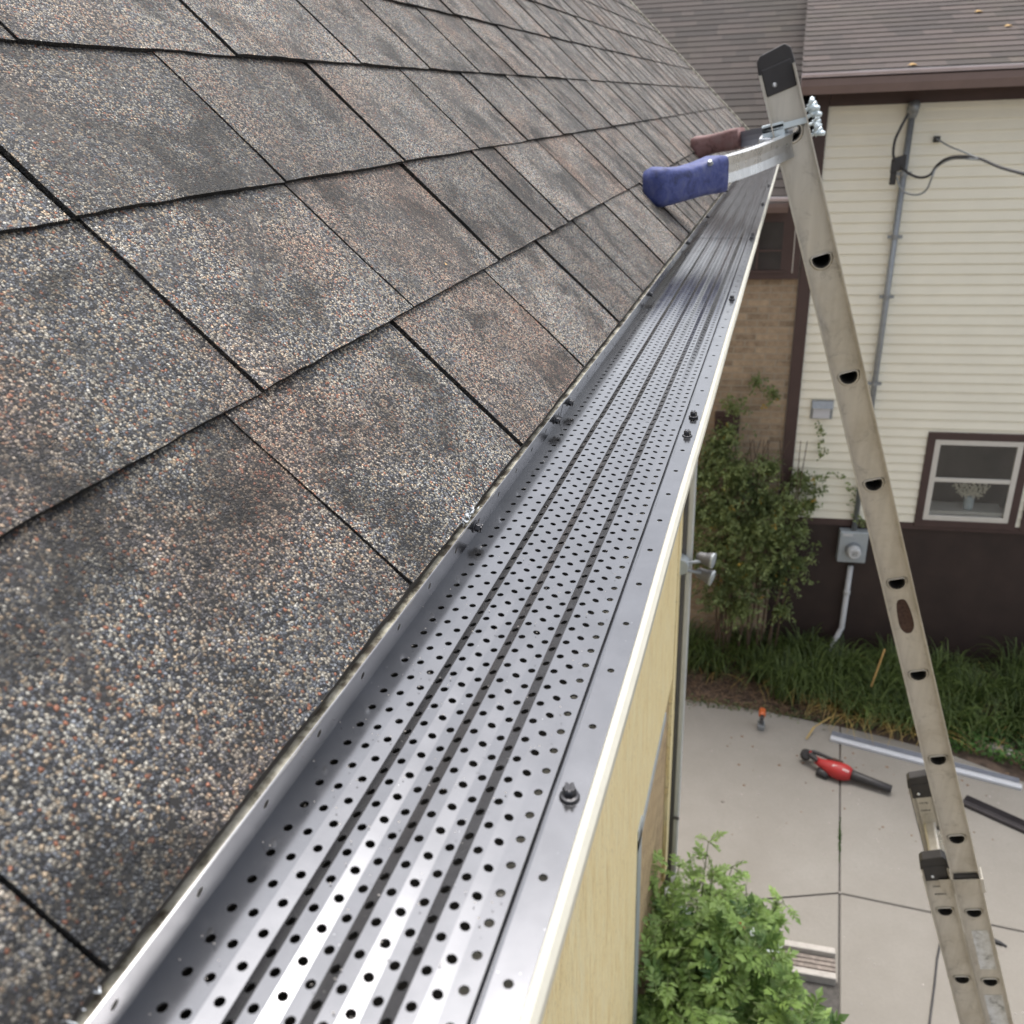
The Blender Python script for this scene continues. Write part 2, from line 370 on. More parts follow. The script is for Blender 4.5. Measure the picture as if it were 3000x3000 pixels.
# planting bed, with a rough surface
mb = MB(); nx, ny = 120, 24
for j in range(ny + 1):
    for i in range(nx + 1):
        x = -3 + 12 * i / nx; y = 7.2 + 2.6 * j / ny
        h = noise.noise(V((x * 3, y * 3, 0))) * .04 + noise.noise(V((x * 9, y * 9, 3))) * .02
        mb.v.append((x, y, GZ - .03 + h + (max(0, y - 8.1)) * .03))
for j in range(ny):
    for i in range(nx):
        a = j * (nx + 1) + i; mb.face([a, a + 1, a + nx + 2, a + nx + 1])
structure(mb.build('soil_bed', M['soil'], smooth=True))

# ================================================================== OWN HOUSE
TH = 0.77975; XE, ZE = -0.19117, -0.24939; EXPO = .143
U = V((-math.cos(TH), 0, math.sin(TH))); NR = V((math.sin(TH), 0, math.cos(TH))); YV = V((0, 1, 0))
E0 = V((XE, 0, ZE)); YFAR = 5.75
house = thing('house', 'near house with grey brown granule shingle roof and yellow boarded wall under the gutter', 'house', (-3, 2.5, GZ))
def roof_part():
    mb = MB(); rr = random.Random(3)
    known = {0: [-.35, -.1, .151, .411, .645, .884, 1.09, 1.29, 1.524, 1.77, 1.9],
             1: [-.3, -.05, .2, .447, .685, .93, 1.156, 1.252, 1.484, 1.739, 1.95],
             2: [-.28, -.04, .2, .44, .684, .935, 1.187, 1.423, 1.66, 1.867, 2.13],
             3: [-.2, .05, .3, .541, .803, 1.068, 1.293, 1.518, 1.734, 1.95]}
    for k in range(0, 15):
        ys = list(known.get(k, [-.3 + rr.uniform(-.1, .1)]))
        while ys[-1] < YFAR: ys.append(ys[-1] + rr.choice([.235, .24, .25, .2, .14]) + rr.uniform(-.02, .02))
        ys = [-.7] + ys; ys[-1] = YFAR
        # backing under the seams
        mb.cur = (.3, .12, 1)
        a = E0 + U * (k * EXPO + .002) - NR * .0036; b = E0 + U * ((k + 1) * EXPO + .03) - NR * .0068
        mb.quad(a + YV * -.7, a + YV * YFAR, b + YV * YFAR, b + YV * -.7)
        for i in range(len(ys) - 1):
            y0, y1 = ys[i] + .0009, ys[i + 1] - .0009
            if y1 - y0 < .03: continue
            tone = rr.choice([0, .1, .35, .6, .9, .5]); lum = rr.choice([.68, .8, .9, .96, 1.0])
            if k == 0 and i >= 9: tone, lum = rr.uniform(0, .6), rr.uniform(.7, 1)
            mb.cur = (tone - .44, lum, 0)
            lift = rr.choice([0, .0003, .0006, .0012]) - .0008; nn_, mm = 16, 6; base = len(mb.v); ph = rr.uniform(0, 50)
            shear = rr.uniform(-.003, .003)
            for b_ in range(mm + 1):
                for a_ in range(nn_ + 1):
                    y = y0 + (y1 - y0) * a_ / nn_; t = b_ / mm; uu = k * EXPO + t * (EXPO + .012)
                    yy = y + shear * t
                    if a_ in (0, nn_): yy += .0012 * noise.noise(V((uu * 60, ph + a_, 1)))
                    if b_ == 0: uu += .0012 * noise.noise(V((y * 70, ph, k))) + .0009 * noise.noise(V((y * 9, k * 3.3, 0)))
                    h = lift + .0018 * (1 - a_ / nn_) - .0040 * t + .0009 * noise.noise(V((y * 12, uu * 12, k)))
                    # shingle edges curl a touch at the lower corners
                    h += .0007 * max(0, 1 - t * 3) * noise.noise(V((y * 20, k * 7.7, 5)))
                    mb.v.append(tuple(E0 + U * uu + NR * h + YV * yy))
            for b_ in range(mm):
                for a_ in range(nn_):
                    q = base + b_ * (nn_ + 1) + a_; mb.face([q, q + 1, q + nn_ + 2, q + nn_ + 1])
            # skirt: lower edge and the two sides
            dn = -NR * .0036
            def skirt(idx):
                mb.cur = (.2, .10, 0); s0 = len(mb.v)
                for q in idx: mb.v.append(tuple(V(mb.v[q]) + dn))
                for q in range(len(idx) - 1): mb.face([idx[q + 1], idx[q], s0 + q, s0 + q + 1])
            skirt([base + a_ for a_ in range(nn_ + 1)])
            skirt([base + b_ * (nn_ + 1) for b_ in reversed(range(mm + 1))])
            skirt([base + b_ * (nn_ + 1) + nn_ for b_ in range(mm + 1)])
    return mb.build('roof', M['shingle'], house)
roof = roof_part()
# loose bits: rake edge strip, deck, drip edge
mb = MB(); mb.box(E0 + YV * (YFAR - .02) - NR * .03, U * 2.2, YV * .03, NR * .036)
mb.build('rake_edge', M['drip'], house, bevel=.002)
mb = MB(); mb.box(E0 + U * .02 + YV * -.7 - NR * .035, U * 2.2, YV * (YFAR + .68), NR * .026); mb.build('roof_deck', M['oldwood'], house)
mb = MB(); n = 400; prof = [(-.0025, -.0062), (.0026, -.0066), (.0030, -.0072), (-.0020, -.030)]
for i in range(n + 1):
    y = -.7 + 6.4 * i / n
    wob = .0007 * noise.noise(V((y * 40, 0, 0))) + .0008 * noise.noise(V((y * 6, 2, 0)))
    for a, b in prof: mb.v.append((XE + a + wob * (1 if a > 0 else 0), y, ZE + b))
for i in range(n):
    for j in range(3): q = i * 4 + j; mb.face([q, q + 4, q + 5, q + 1])
mb.build('drip_edge', M['drip'], house)
# walls
XW = -.5; YC = 5.08; ZB = -3.44
mb = MB(); mb.box((-6, -.7, GZ - .1), (5.5, 0, 0), (0, YC + .7 - .002, 0), (0, 0, 5.6)); mb.build('wall', M['brick_own'], house)
mb = MB(); mb.box((XW + .002, -.7, ZB), (.022, 0, 0), (0, YC + .7 - .3, 0), (0, 0, 3.06)); 
mb.box((XW + .002, -.7, GZ + .3), (.020, 0, 0), (0, 4.10, 0), (0, 0, -ZB - .305 - GZ - 6 + 5.995 - .0))
b1 = mb
wb = MB(); wb.box((XW + .002, -.7, ZB), (.024, 0, 0), (0, YC + .5, 0), (0, 0, 3.05)); wb.box((XW + .002, -.7, -5.6), (.024, 0, 0), (0, 4.12, 0), (0, 0, ZB + 5.6 - .003))
wb.build('wood_boarding', M['ply'], house)
mb = MB(); mb.box((XW + .002, YC - .16, -5.3), (.026, 0, 0), (0, .16, 0), (0, 0, 4.9)); mb.build('corner_board', M['ply'], house)
mb = MB(); mb.box((XW + .002, 3.425, -5.0), (.030, 0, 0), (0, .12, 0), (0, 0, 1.62)); mb.box((XW + .002, 3.425, ZB - .07), (.030, 0, 0), (0, 1.1, 0), (0, 0, .06)); mb.build('window_frame', M['lightgrey'], house)
mb = MB(); mb.box((-.55, -.7, -.375), (.34, 0, 0), (0, 6.3, 0), (0, 0, .012)); mb.build('soffit', M['gutter'], house)
mb = MB(); mb.box((-.212, -.7, -.38), (.018, 0, 0), (0, 6.35, 0), (0, 0, .108)); mb.build('fascia', M['palewood'], house)
mb = MB(); mb.quad((-.3, YC + .02, -.38), (-6, YC + .02, -.38), (-6, YC + .02, 5), (-5.6, YC + .02, 5)); mb.build('gable', M['brick_own'], house)

# ================================================================== GUTTER
gut = thing('rain_gutter', 'long cream rain gutter covered by a bronze perforated leaf guard along the shingle edge', 'gutter', (-.12, 2.5, -.36))
Y0, Y1 = -.6, 5.45
mb = MB()
prof = [(-.1915, -.262), (-.1920, -.355), (-.120, -.356), (-.082, -.330), (-.067, -.300), (-.0660, -.279), (-.0600, -.2755), (-.0565, -.2735), (-.0556, -.2710), (-.0560, -.2685), (-.0578, -.2667), (-.0602, -.2667), (-.0618, -.2690), (-.0625, -.272)]
mb.prism([(a, b) for a, b in prof], (0, Y0, 0), (1, 0, 0), (0, 0, 1), (0, Y1 - Y0, 0), closed=False)
ny = 160
mb2 = MB()
for i in range(ny + 1):
    y = Y0 + (Y1 - Y0) * i / ny; wx = .0008 * noise.noise(V((y * 4, 0, 9))); wz = .0006 * noise.noise(V((y * 3, 5, 9)))
    for a, b in prof: mb2.v.append((a + (wx if a > -.1 else 0), y, b + wz))
m_ = len(prof)
for i in range(ny):
    for j in range(m_ - 1): q = i * m_ + j; mb2.face([q, q + 1, q + m_ + 1, q + m_])
tr = mb2.build('trough', M['gutter'], gut, smooth=False)
md = tr.modifiers.new('solid', 'SOLIDIFY'); md.thickness = .0008
mb = MB(); mb.prism([(a, b) for a, b in prof[:4]], (0, Y1 - .001, 0), (1, 0, 0), (0, 0, 1), (0, .001, 0)); mb.quad((-.1905, Y0, -.352), (-.09, Y0, -.352), (-.09, Y1, -.352), (-.187, Y1, -.352)); mb.quad((-.1905, Y0, -.352), (-.1905, Y1, -.352), (-.1905, Y1, -.262), (-.1905, Y0, -.262)); mb.quad((-.068, Y0, -.30), (-.068, Y1, -.30), (-.068, Y1, -.272), (-.068, Y0, -.272)); mb.build('trough_shade_lining', M['dark'], gut)  # near-black inner sheets: dirt, with the shade inside the trough painted in
ZG = -.2672
strips = [(-.1885, -.1727, 0, 0, -.1773), (-.1727, -.1645, 0, 0, -.1682), (-.1645, -.1555, 0, -1.0, -.1600), (-.1555, -.1500, -1.0, 1.2, -.1527), (-.1500, -.1435, 1.2, 1.2, -.1470),
          (-.1435, -.1370, 1.2, -1.0, -.1402), (-.1370, -.1305, -1.0, -1.0, -.1337), (-.1305, -.1250, -1.0, 1.2, -.1277), (-.1250, -.1185, 1.2, 1.2, -.1218), (-.1185, -.1118, 1.2, -1.0, -.1152),
          (-.1118, -.1055, -1.0, -1.0, -.1087), (-.1055, -.1000, -1.0, 1.2, -.1028), (-.1000, -.0935, 1.2, 1.2, -.0967), (-.0935, -.0870, 1.2, -1.0, -.0902), (-.0870, -.0778, -1.0, -1.0, -.0824)]
phase = [0, 0, .5, 0, .5, 0, .5, 0, .5, 0, .5, 0, .5, 0, .3]
PITCH = .01388
def holed_cell(mb, P, ex, ey, x0, x1, y0, y1, cx, cyy, r, seg, wall=.0009):
    """P(x,y)->3D ; a sheet cell with a round hole"""
    n = len(mb.v); inner = []; outer = []
    nrm = None
    ang = [2 * math.pi * (i + .5) / seg for i in range(seg)]
    for a in ang:
        dx, dy = math.cos(a), math.sin(a); inner.append(P(cx + r * dx, cyy + r * dy))
    for a in ang:
        dx, dy = math.cos(a), math.sin(a)
        sx = ((x1 - cx) if dx > 0 else (cx - x0)); sy = ((y1 - cyy) if dy > 0 else (cyy - y0))
        # nearest boundary hit, snapped onto corners by square mapping
        m = max(abs(dx), abs(dy)); qx = dx / m; qy = dy / m
        if seg == 12:
            if abs(abs(dx) - abs(dy)) < .02: qx = math.copysign(1, dx); qy = math.copysign(1, dy)
        outer.append(P(cx + qx * sx, cyy + qy * sy))
    mb.v += [tuple(p) for p in inner] + [tuple(p) for p in outer]
    for i in range(seg):
        j = (i + 1) % seg; mb.face([n + seg + i, n + seg + j, n + j, n + i])
    low = len(mb.v); mb.v += [(p[0], p[1], p[2] - wall) for p in inner]
    for i in range(seg):
        j = (i + 1) % seg; mb.face([n + i, n + j, low + j, low + i])
def panel(ya, yb, tilt, dz, zone):
    mb = MB(); seglist = 12
    nrow = int(round((yb - ya) / PITCH)); yb = ya + nrow * PITCH
    def zz(y): return dz + tilt * (y - ya) + .0005 * noise.noise(V((y * 5, zone, 0)))
    for (x0, x1, za, zb, hx), ph in zip(strips, phase):
        za *= .0007; zb *= .0007
        if zone > 0 and False: pass
        def P(x, y): return (x, y, ZG + zz(y) + za + (zb - za) * (x - x0) / (x1 - x0))
        off = ph * PITCH
        if off > 0:
            mb.quad(P(x0, ya), P(x1, ya), P(x1, ya + off), P(x0, ya + off))
        for i in range(nrow if off == 0 else nrow - 1):
            y0 = ya + off + i * PITCH
            holed_cell(mb, P, None, None, x0, x1, y0, y0 + PITCH, hx, y0 + PITCH / 2, .0020, 12)
        if off > 0: mb.quad(P(x0, yb - PITCH + off), P(x1, yb - PITCH + off), P(x1, yb), P(x0, yb))
    # groove, then the outer flange with its slots ; the back flange with its slots
    seg_n = max(2, int((yb - ya) / .02))
    def run(prof):
        b = len(mb.v); m = len(prof)
        for i in range(seg_n + 1):
            y = ya + (yb - ya) * i / seg_n; z = zz(y)
            for a, c in prof: mb.v.append((a + .0003 * noise.noise(V((y * 30, a * 100, 1))), y, ZG + z + c))
        for i in range(seg_n):
            for j in range(m - 1): q = b + i * m + j; mb.face([q, q + 1, q + m + 1, q + m])
    run([(-.0778, -.0010), (-.0772, -.0042), (-.0762, -.0042), (-.0756, .0004), (-.0745, .0006)])
    run([(-.0608, .0004), (-.0602, -.0006), (-.0604, -.004)])
    nf = int(round((yb - ya) / .0468))
    pf = (yb - ya) / nf
    def Pf(x, y): return (x, y, ZG + zz(y) + .0006 - .0002 * (x + .0745) / .0137)
    for i in range(nf):
        y0 = ya + i * pf; holed_cell(mb, Pf, None, None, -.0745, -.0608, y0, y0 + pf, -.0684, y0 + pf / 2, .0019, 12)
    def Pb(x, y): return (-.1885 + x * .25, y, ZG + zz(y) + x)
    for i in range(nf):
        y0 = ya + i * pf; n0 = len(mb.v)
        holed_cell(mb, Pb, None, None, 0, .0178, y0, y0 + pf, .0105, y0 + pf / 2, .0019, 12, wall=0)
    run([(-.18405, .0178), (-.1838, .0186), (-.1844, .0188), (-.1850, .0172)])
    return mb
joints = [.765, 1.97, 3.175, 4.38]
ya = .765 - 1.2
rr = random.Random(11)
panels = []
tl = [0, .0006, -.0012, .0015, -.001]; dzs = [.0, -.0009, .0004, -.0006, 0]
bounds = [(-.435, .769)] + [(joints[i] - .004, (joints[i + 1] if i < 3 else 5.42)) for i in range(4)]
for i, (a, b) in enumerate(bounds):
    o = panel(a, b, tl[i], dzs[i], i * 3).build('guard_panel', M['guard'], gut); panels.append(o)
def screw(p, up, parent, name='screw'):
    up = V(up).normalized(); p = V(p); mb = MB(); t = up.orthogonal().normalized(); b = up.cross(t)
    def ring(r, h, n=18, star=0): return [p + up * h + (t * math.cos(2 * math.pi * i / n) + b * math.sin(2 * math.pi * i / n)) * r for i in range(n)]
    mb.loft([ring(.0043, -.0008), ring(.0045, .0002), ring(.0042, .0009), ring(.0030, .0013)])
    hexr = lambda r, h: [p + up * h + (t * math.cos(math.pi * i / 3 + .3) + b * math.sin(math.pi * i / 3 + .3)) * r for i in range(6)]
    mb.loft([hexr(.0031, .001), hexr(.0032, .0040), hexr(.0027, .0048)])
    s1 = (t * math.cos(1.0) + b * math.sin(1.0)); s2 = up.cross(s1)
    mb.box(p + up * .0046 - s1 * .0025 - s2 * .0019, s1 * .005, s2 * .0014, up * .0009)
    mb.box(p + up * .0046 - s1 * .0025 + s2 * .0005, s1 * .005, s2 * .0014, up * .0009)
    return mb.build(name, M['screw'], parent, bevel=.0002)
for y in (.283, .739, .792, 1.332, 1.945, 2.0, 2.6, 3.15): screw((-.0684, y, ZG + .0007), (0, 0, 1), panels[min(4, max(0, int((y - .765) / 1.205) + 1) if y > .765 else 0)])
for y in (.508, .734, .787, 1.311, 1.825, 2.257, 2.9): screw((-.1859, y, ZG + .0105), (1, 0, -.25), panels[min(4, max(0, int((y - .765) / 1.205) + 1) if y > .765 else 0)])
# frayed white sealant at the shingle edge
rr = random.Random(5)
for yc, nb, lb_ in ((.508, 85, 'frayed white shreds of sealant on the shingle edge beside a guard screw'), (.14, 9, 'small white sealant shreds on the shingle edge at the bottom left corner')):
    mb = MB()
    for i in range(nb):
        p = V((XE + rr.uniform(-.004, .003), yc + rr.gauss(0, .008), ZE + rr.uniform(-.004, .001)))
        d = V((rr.uniform(-1, .4), rr.uniform(-1, 1), rr.uniform(.1, 1))).normalized()
        mb.tube([p, p + d * rr.uniform(.001, .004)], [.0004, .0002], 5)
    tag(mb.build('sealant_shred', M['paper']), lb_, 'sealant')

# ================================================================== LADDER
P0 = V((-.00919788, 2.3483958, -.07901778)); D = V((.09538408, 0, -.28944647)); D = D.normalized() ; STEP = .3048
DX = V((D.z, 0, -D.x)) * -1          # across the rail, to the right/outside
if DX.x < 0: DX = -DX
lad = thing('extension_ladder', 'worn aluminium extension ladder leaning at the gutter with black plastic rail tips', 'ladder', P0 + D * STEP * 19.3)
YN, YFR = P0.y, P0.y + .40
def dshape(r, n=16):                  # D hole: flat top, round bottom ; (across, along-down)
    pts = [(-r, -r * .35), (r, -r * .35)]
    pts += [(r * math.cos(a), -r * .2 + r * 1.0 * math.sin(a)) for a in [math.pi * i / n for i in range(1, n)]]
    return pts
def dpts(r, n):                       # n points by angle
    out = []
    for i in range(n):
        a = 2 * math.pi * i / n; dx, dy = math.cos(a), math.sin(a)
        if dy < 0:
            k = min(r / max(abs(dx), 1e-6), r * .42 / max(abs(dy), 1e-6)); k = min(k, r * 1.02)
        else: k = r
        out.append((dx * k, dy * k))
    return out
def rail(mb, o, s0, s1, k0, ysign, hw=.0405, fl=.030):
    """web with D holes at o + D*STEP*k ; ysign -1 = flanges point to -Y"""
    n = 24
    ks = list(range(k0, int(math.floor(s1 / STEP - .5)) + 1))
    def W(a, s, y=0.): return o + DX * a + D * s + YV * y
    cur = s0
    for k in ks:
        c = k * STEP; a0, a1 = c - .05, c + .05
        if a0 < s0: a0 = s0
        mb.quad(W(-hw, cur), W(-hw, a0), W(hw, a0), W(hw, cur))
        b = len(mb.v); inn = dpts(.0195, n)
        for x, y in inn: mb.v.append(tuple(W(x, c + y)))
        for i in range(n):
            an = 2 * math.pi * i / n; dx, dy = math.cos(an), math.sin(an); m = max(abs(dx), abs(dy)); qx, qy = dx / m, dy / m
            mb.v.append(tuple(W(qx * hw, c + (qy * .05 if qy > 0 else qy * (c - a0)))))
        for i in range(n):
            j = (i + 1) % n; mb.face([b + i, b + j, b + n + j, b + n + i])
        cur = a1
    mb.quad(W(-hw, cur), W(-hw, s1), W(hw, s1), W(hw, cur))
    # flanges, ribs
    for sg in (-1, 1):
        mb.box(W(sg * hw - (.003 if sg > 0 else 0), s0, 0), DX * .003, D * (s1 - s0), YV * (fl * -ysign * -1))
        mb.box(W(sg * hw - (.006 if sg > 0 else 0), s0, ysign * .0012 * 1), DX * .006, D * (s1 - s0), YV * (.0024 * ysign))
        mb.box(W(sg * .029 - .0012, s0, 0), DX * .0024, D * (s1 - s0), YV * (ysign * .0012)); mb.box(W(sg * .0245 - .0006, s0, 0), DX * .0012, D * (s1 - s0), YV * (ysign * .0008))
def add_rung(o_near, o_far, k, parent):
    mb = MB(); n = 24; pr = dpts(.0195, n); c0 = o_near + D * STEP * k; c1 = o_far + D * STEP * k
    rings = [[c + DX * x * s + D * y * s for x, y in pr] for c, s in ((c0 - YV * .004, 1.12), (c0 - YV * .0045, 1.28), (c0 - YV * .001, 1.42), (c0 + YV * .003, 1.0), (c1 - YV * .003, 1.0), (c1 + YV * .002, 1.2))]
    b = len(mb.v)
    for r in rings: mb.v += [tuple(p) for p in r]
    for i in range(len(rings) - 1):
        for q in range(n): q2 = (q + 1) % n; mb.face([b + i * n + q, b + i * n + q2, b + (i + 1) * n + q2, b + (i + 1) * n + q])
    rung = mb.build('rung', M['alu'], parent, smooth=True); mb = MB()
    b = len(mb.v)      # near-black insert: shade inside the hollow rung painted as colour
    r2 = [[c + DX * x * s + D * y * s for x, y in pr] for c, s in ((c0 - YV * .004, 1.12), (c0 - YV * .0035, .96), (c1, .94))]
    for r in r2: mb.v += [tuple(p) for p in r]
    for i in range(2):
        for q in range(n): q2 = (q + 1) % n; mb.face([b + i * n + q2, b + i * n + q, b + (i + 1) * n + q, b + (i + 1) * n + q2])
    mb.face([b + 2 * n + q for q in range(n)])
    mb.build('bore_shade', M['dark'], rung); return rung
fly_n, fly_f = P0.copy(), P0 + YV * .40
off = -DX * .0835 + YV * .006
base_n, base_f = P0 + off, P0 + off + YV * .40 - YV * .012
base_n = base_n - D * .004
for o, s0, s1, k0, ys in ((fly_n, -.140, STEP * 12.5, 0, -1), (fly_f, -.140, STEP * 12.5, 0, 1), (base_n, STEP * 7.42, STEP * 19.3, 8, -1), (base_f, STEP * 7.42, STEP * 19.3, 8, 1)):
    mb = MB(); rail(mb, o, s0, s1, k0, ys); mb.build('rail', M['alu'], lad)
for k in range(0, 13): add_rung(fly_n, fly_f, k, lad)
for k in range(8, 19): add_rung(base_n, base_f, k, lad)
def cap(o, s, parent, ysign=-1):
    mb = MB(); hw = .0405
    pr = [(-hw - .002, .006), (-hw + .002, -.030), (-hw + .012, -.040), (hw - .012, -.046), (hw - .001, -.034), (hw + .002, .006)]
    mb.prism([(a, b) for a, b in pr], o + D * s - YV * .003, DX, D, YV * .036)
    mb.prism([(-hw + .006, -.010), (hw - .006, -.012), (hw - .006, .048), (-hw + .006, .050)], o + D * s - YV * .0055, DX, D, YV * .006)
    c = mb.build('end_cap', M['black'], parent, bevel=.003)
    r = MB(); q = o + D * (s + .030) - YV * .006 - DX * .012; r.tube([q, q - YV * .003], [.0055, .003], 10); r.build('rivet', M['alu_bright'], c)
cap(fly_n, -.140, lad); cap(fly_f - YV * .03, -.140, lad)
cap(base_n, STEP * 7.42, lad); cap(base_f - YV * .0, STEP * 7.42, lad)
# guide bracket
mb = MB(); c = P0 + D * STEP * 7.53 
mb.box(c - DX * .045 - YV * .010, DX * .092, D * .058, YV * .0025); mb.box(c + DX * .045 - YV * .010, DX * .003, D * .058, YV * .05); mb.box(c - DX * .08 + YV * -.0075, DX * .045, D * .05, YV * .0025)
mb.build('guide_bracket', M['alu'], lad, bevel=.0012)
mb = MB(); mb.box(c - DX * .034 - D * .016 - YV * .006, DX * .072, D * .014, YV * .006); mb.build('guide_slot', M['black'], lad)
# stickers and stamped print
def patch(o, a0, a1, s0, s1, nm, mat, t=.0009, ragged=.0):
    mb = MB(); n = 10; top = []
    for i in range(n + 1): top.append((a0 + R_.uniform(-1, 1) * ragged, s0 + (s1 - s0) * i / n))
    for i in range(n + 1): top.append((a1 + R_.uniform(-1, 1) * ragged, s1 - (s1 - s0) * i / n))
    mb.prism(top, o - YV * (t + .0002), DX, D, YV * t); return mb.build(nm, mat, lad)
patch(P0, -.020, .030, STEP * 8.27, STEP * 8.83, 'label_sticker', M['sticker'], ragged=.0015)
patch(P0, -.030, .026, STEP * 9.22, STEP * 9.85, 'label_sticker', M['sticker'], ragged=.001)
for o, s in ((base_n, 7.66), (base_f, 7.66)):
    for q, wd in ((0, .03), (.033, .034)):
        for i in range(8): patch(o, -.018 + i * wd / 8, -.018 + i * wd / 8 + wd / 8 * R_.uniform(.4, .8), STEP * s + q, STEP * s + q + .007, 'stamped_print', M['print'], .0004) if i % 1 == 0 else None
# rust blot
mb = MB(); n = 24; c = P0 + D * STEP * 4.37 
mb.prism([(.019 * (1 + .08 * math.sin(3 * t)) * math.copysign(abs(math.cos(t)) ** .8, math.cos(t)), .056 * math.copysign(abs(math.sin(t)) ** .75, math.sin(t))) for t in [2 * math.pi * i / n for i in range(n)]], c - YV * .0008, DX, D, YV * .0006)
mb.build('rust_stain', M['rust'], lad)
# inner bright liner on far base rail
mb = MB(); q = base_f - YV * .012; mb.box(q - DX * .018 + D * STEP * 8.05, DX * .045, D * .5, YV * .003); mb.box(q + DX * .020 + D * STEP * 8.05 - YV * .003, DX * .012, D * .5, YV * .003); mb.build('inner_liner', M['alu_bright'], lad, bevel=.001)
# feet
for o in (base_n, base_f):
    mb = MB(); c = o + D * STEP * 19.3; mb.cbox(c + V((0, 0, -.05)), .10, .05, .06); mb.build('foot', M['black'], lad, bevel=.005)

# ================================================================== STABILISER
st = thing('ladder_stabilizer', 'zinc ladder standoff with a blue and a maroon rubber tip resting on the shingles', 'standoff', P0 + V((-.15, 0, -.05)))
def curve_pts(a, b, c, n=12):
    a, b, c = V(a), V(b), V(c); return [(a * (1 - t) ** 2 + b * 2 * t * (1 - t) + c * t * t) for t in [i / n for i in range(n + 1)]]
def channel(pts, hh, dep, mat, name, parent):
    mb = MB(); prof = [(-hh, 0), (-hh, dep), (-hh + .003, dep), (-hh + .003, .0035), (-hh * .3, .007), (hh * .3, .007), (hh - .003, .0035), (hh - .003, dep), (hh, dep), (hh, 0), (hh * .3, .004), (-hh * .3, .004)]
    rings = []
    for i, p in enumerate(pts):
        t = (pts[min(i + 1, len(pts) - 1)] - pts[max(0, i - 1)]).normalized(); s = t.cross(V((0, 0, 1))).normalized(); u = s.cross(t).normalized()
        if s.y > 0: s = -s
        rings.append([p + u * (h if u.z > 0 else -h) + s * (-d) for h, d in prof])
    mb.loft(rings); return mb.build(name, mat, parent, normals='recalc')
def mitt(pts, hs, ws, mat, name, parent):
    mb = MB(); rings = []; n = 20
    for i, p in enumerate(pts):
        t = (pts[min(i + 1, len(pts) - 1)] - pts[max(0, i - 1)]).normalized(); s = t.cross(V((0, 0, 1))).normalized(); u = s.cross(t).normalized()
        if u.z < 0: u = -u
        ring = []
        for k in range(n):
            a = 2 * math.pi * k / n; ca, sa = math.cos(a), math.sin(a)
            ca = math.copysign(abs(ca) ** .45, ca); sa = math.copysign(abs(sa) ** .45, sa)
            ring.append(p + s * ca * ws[i] + u * sa * hs[i])
        rings.append(ring)
    mb.loft(rings); return mb.build(name, mat, parent, smooth=True, normals='recalc')
A0 = at_y(2300, 425, 2.34); A1 = at_y(2105, 505, 2.00)
arm = curve_pts(A0 + V((.02, 0, 0)), at_y(2215, 478, 2.22), A1, 14); channel(arm, .027, .02, M['alu_bright'], 'arm', st)
tp = [at_y(2112, 509, 2.0), at_y(2085, 512, 1.985), at_y(2045, 524, 1.96), at_y(2000, 537, 1.92), at_y(1955, 545, 1.89), at_y(1925, 548, 1.87), at_y(1908, 550, 1.86), at_y(1903, 552, 1.855)]
hs_ = [.036, .037, .033, .032, .035, .038, .033, .018]; ws_ = [.026, .027, .026, .027, .03, .03, .026, .014]
mt = mitt(tp, hs_, ws_, M['blue'], 'rubber_tip', st)
mb = MB(); q = at_y(2080, 480, 1.95); mb.tube([q, q + V((0, -.004, .006))], [.007, .004], 10); mb.build('rivet', M['grey'], mt)
B0 = at_y(2262, 385, 2.80); B1 = at_y(2165, 410, 2.95)
channel(curve_pts(B0 + V((.05, -.05, 0)), at_y(2215, 398, 2.9), B1, 10), .022, .02, M['silverband'], 'arm', st)
tq = [at_y(2172, 404, 2.95), at_y(2150, 408, 2.96), at_y(2110, 417, 2.98), at_y(2075, 425, 3.0), at_y(2045, 432, 3.0), at_y(2032, 436, 3.0), at_y(2028, 438, 3.0)]
mitt(tq, [.030, .031, .028, .029, .034, .030, .014], [.026, .027, .026, .028, .03, .026, .012], M['maroon'], 'rubber_tip', st)
mb = MB(); mb.cbox((A0 + B0) / 2 + V((-.025, 0, -.012)), .03, .50, .045); mb.build('crossbar', M['alu_bright'], st, bevel=.004)
# clamp plate round the near rail
pl0 = at_y(2232, 385, YN - .012); pl1 = at_y(2366, 350, YN - .012)
dd = (pl1 - pl0).normalized(); uu = dd.cross(YV).normalized(); uu = uu if uu.z > 0 else -uu
mb = MB(); mb.box(pl0 - uu * .007, dd * (pl1 - pl0).length, uu * .013, YV * .004); mb.box(pl1 - uu * .007 - dd * .003, dd * .003, uu * .013, YV * .07)
mb.box(pl0 - uu * .02, dd * .05, uu * .03, YV * .05)
mb.build('clamp_plate', M['zinc'], st, bevel=.001)
mb = MB(); q = at_y(2325, 375, YN - .006); mb.tube([q + YV * .02 - DX * .025, q + YV * .02 + DX * .025], .016, 14); mb.build('bolt', M['alu_bright'], st, smooth=True)
def wing(p, ax):
    ax = V(ax).normalized(); mb = MB(); t = ax.orthogonal().normalized(); b = ax.cross(t)
    mb.tube([p - ax * .03, p + ax * .022], .0042, 8); mb.tube([p, p + ax * .010], [.009, .007], 10)
    for sg in (-1, 1):
        d = (t * sg * .8 + ax * .9).normalized(); mb.tube([p + ax * .004 + t * sg * .005, p + d * .016, p + d * .026], [.0035, .005, .0055], 8)
        d = (b * sg * .8 + ax * .9).normalized(); mb.tube([p + ax * .004 + b * sg * .005, p + d * .014, p + d * .024], [.003, .0045, .005], 8)
    return mb.build('wing_nut', M['zinc'], st, smooth=True)
for px in ((2368, 318), (2374, 337), (2384, 392)): wing(at_y(*px, YN + .01), DX * .9 - D * .3)
wing(at_y(2380, 362, YN + .33), DX)

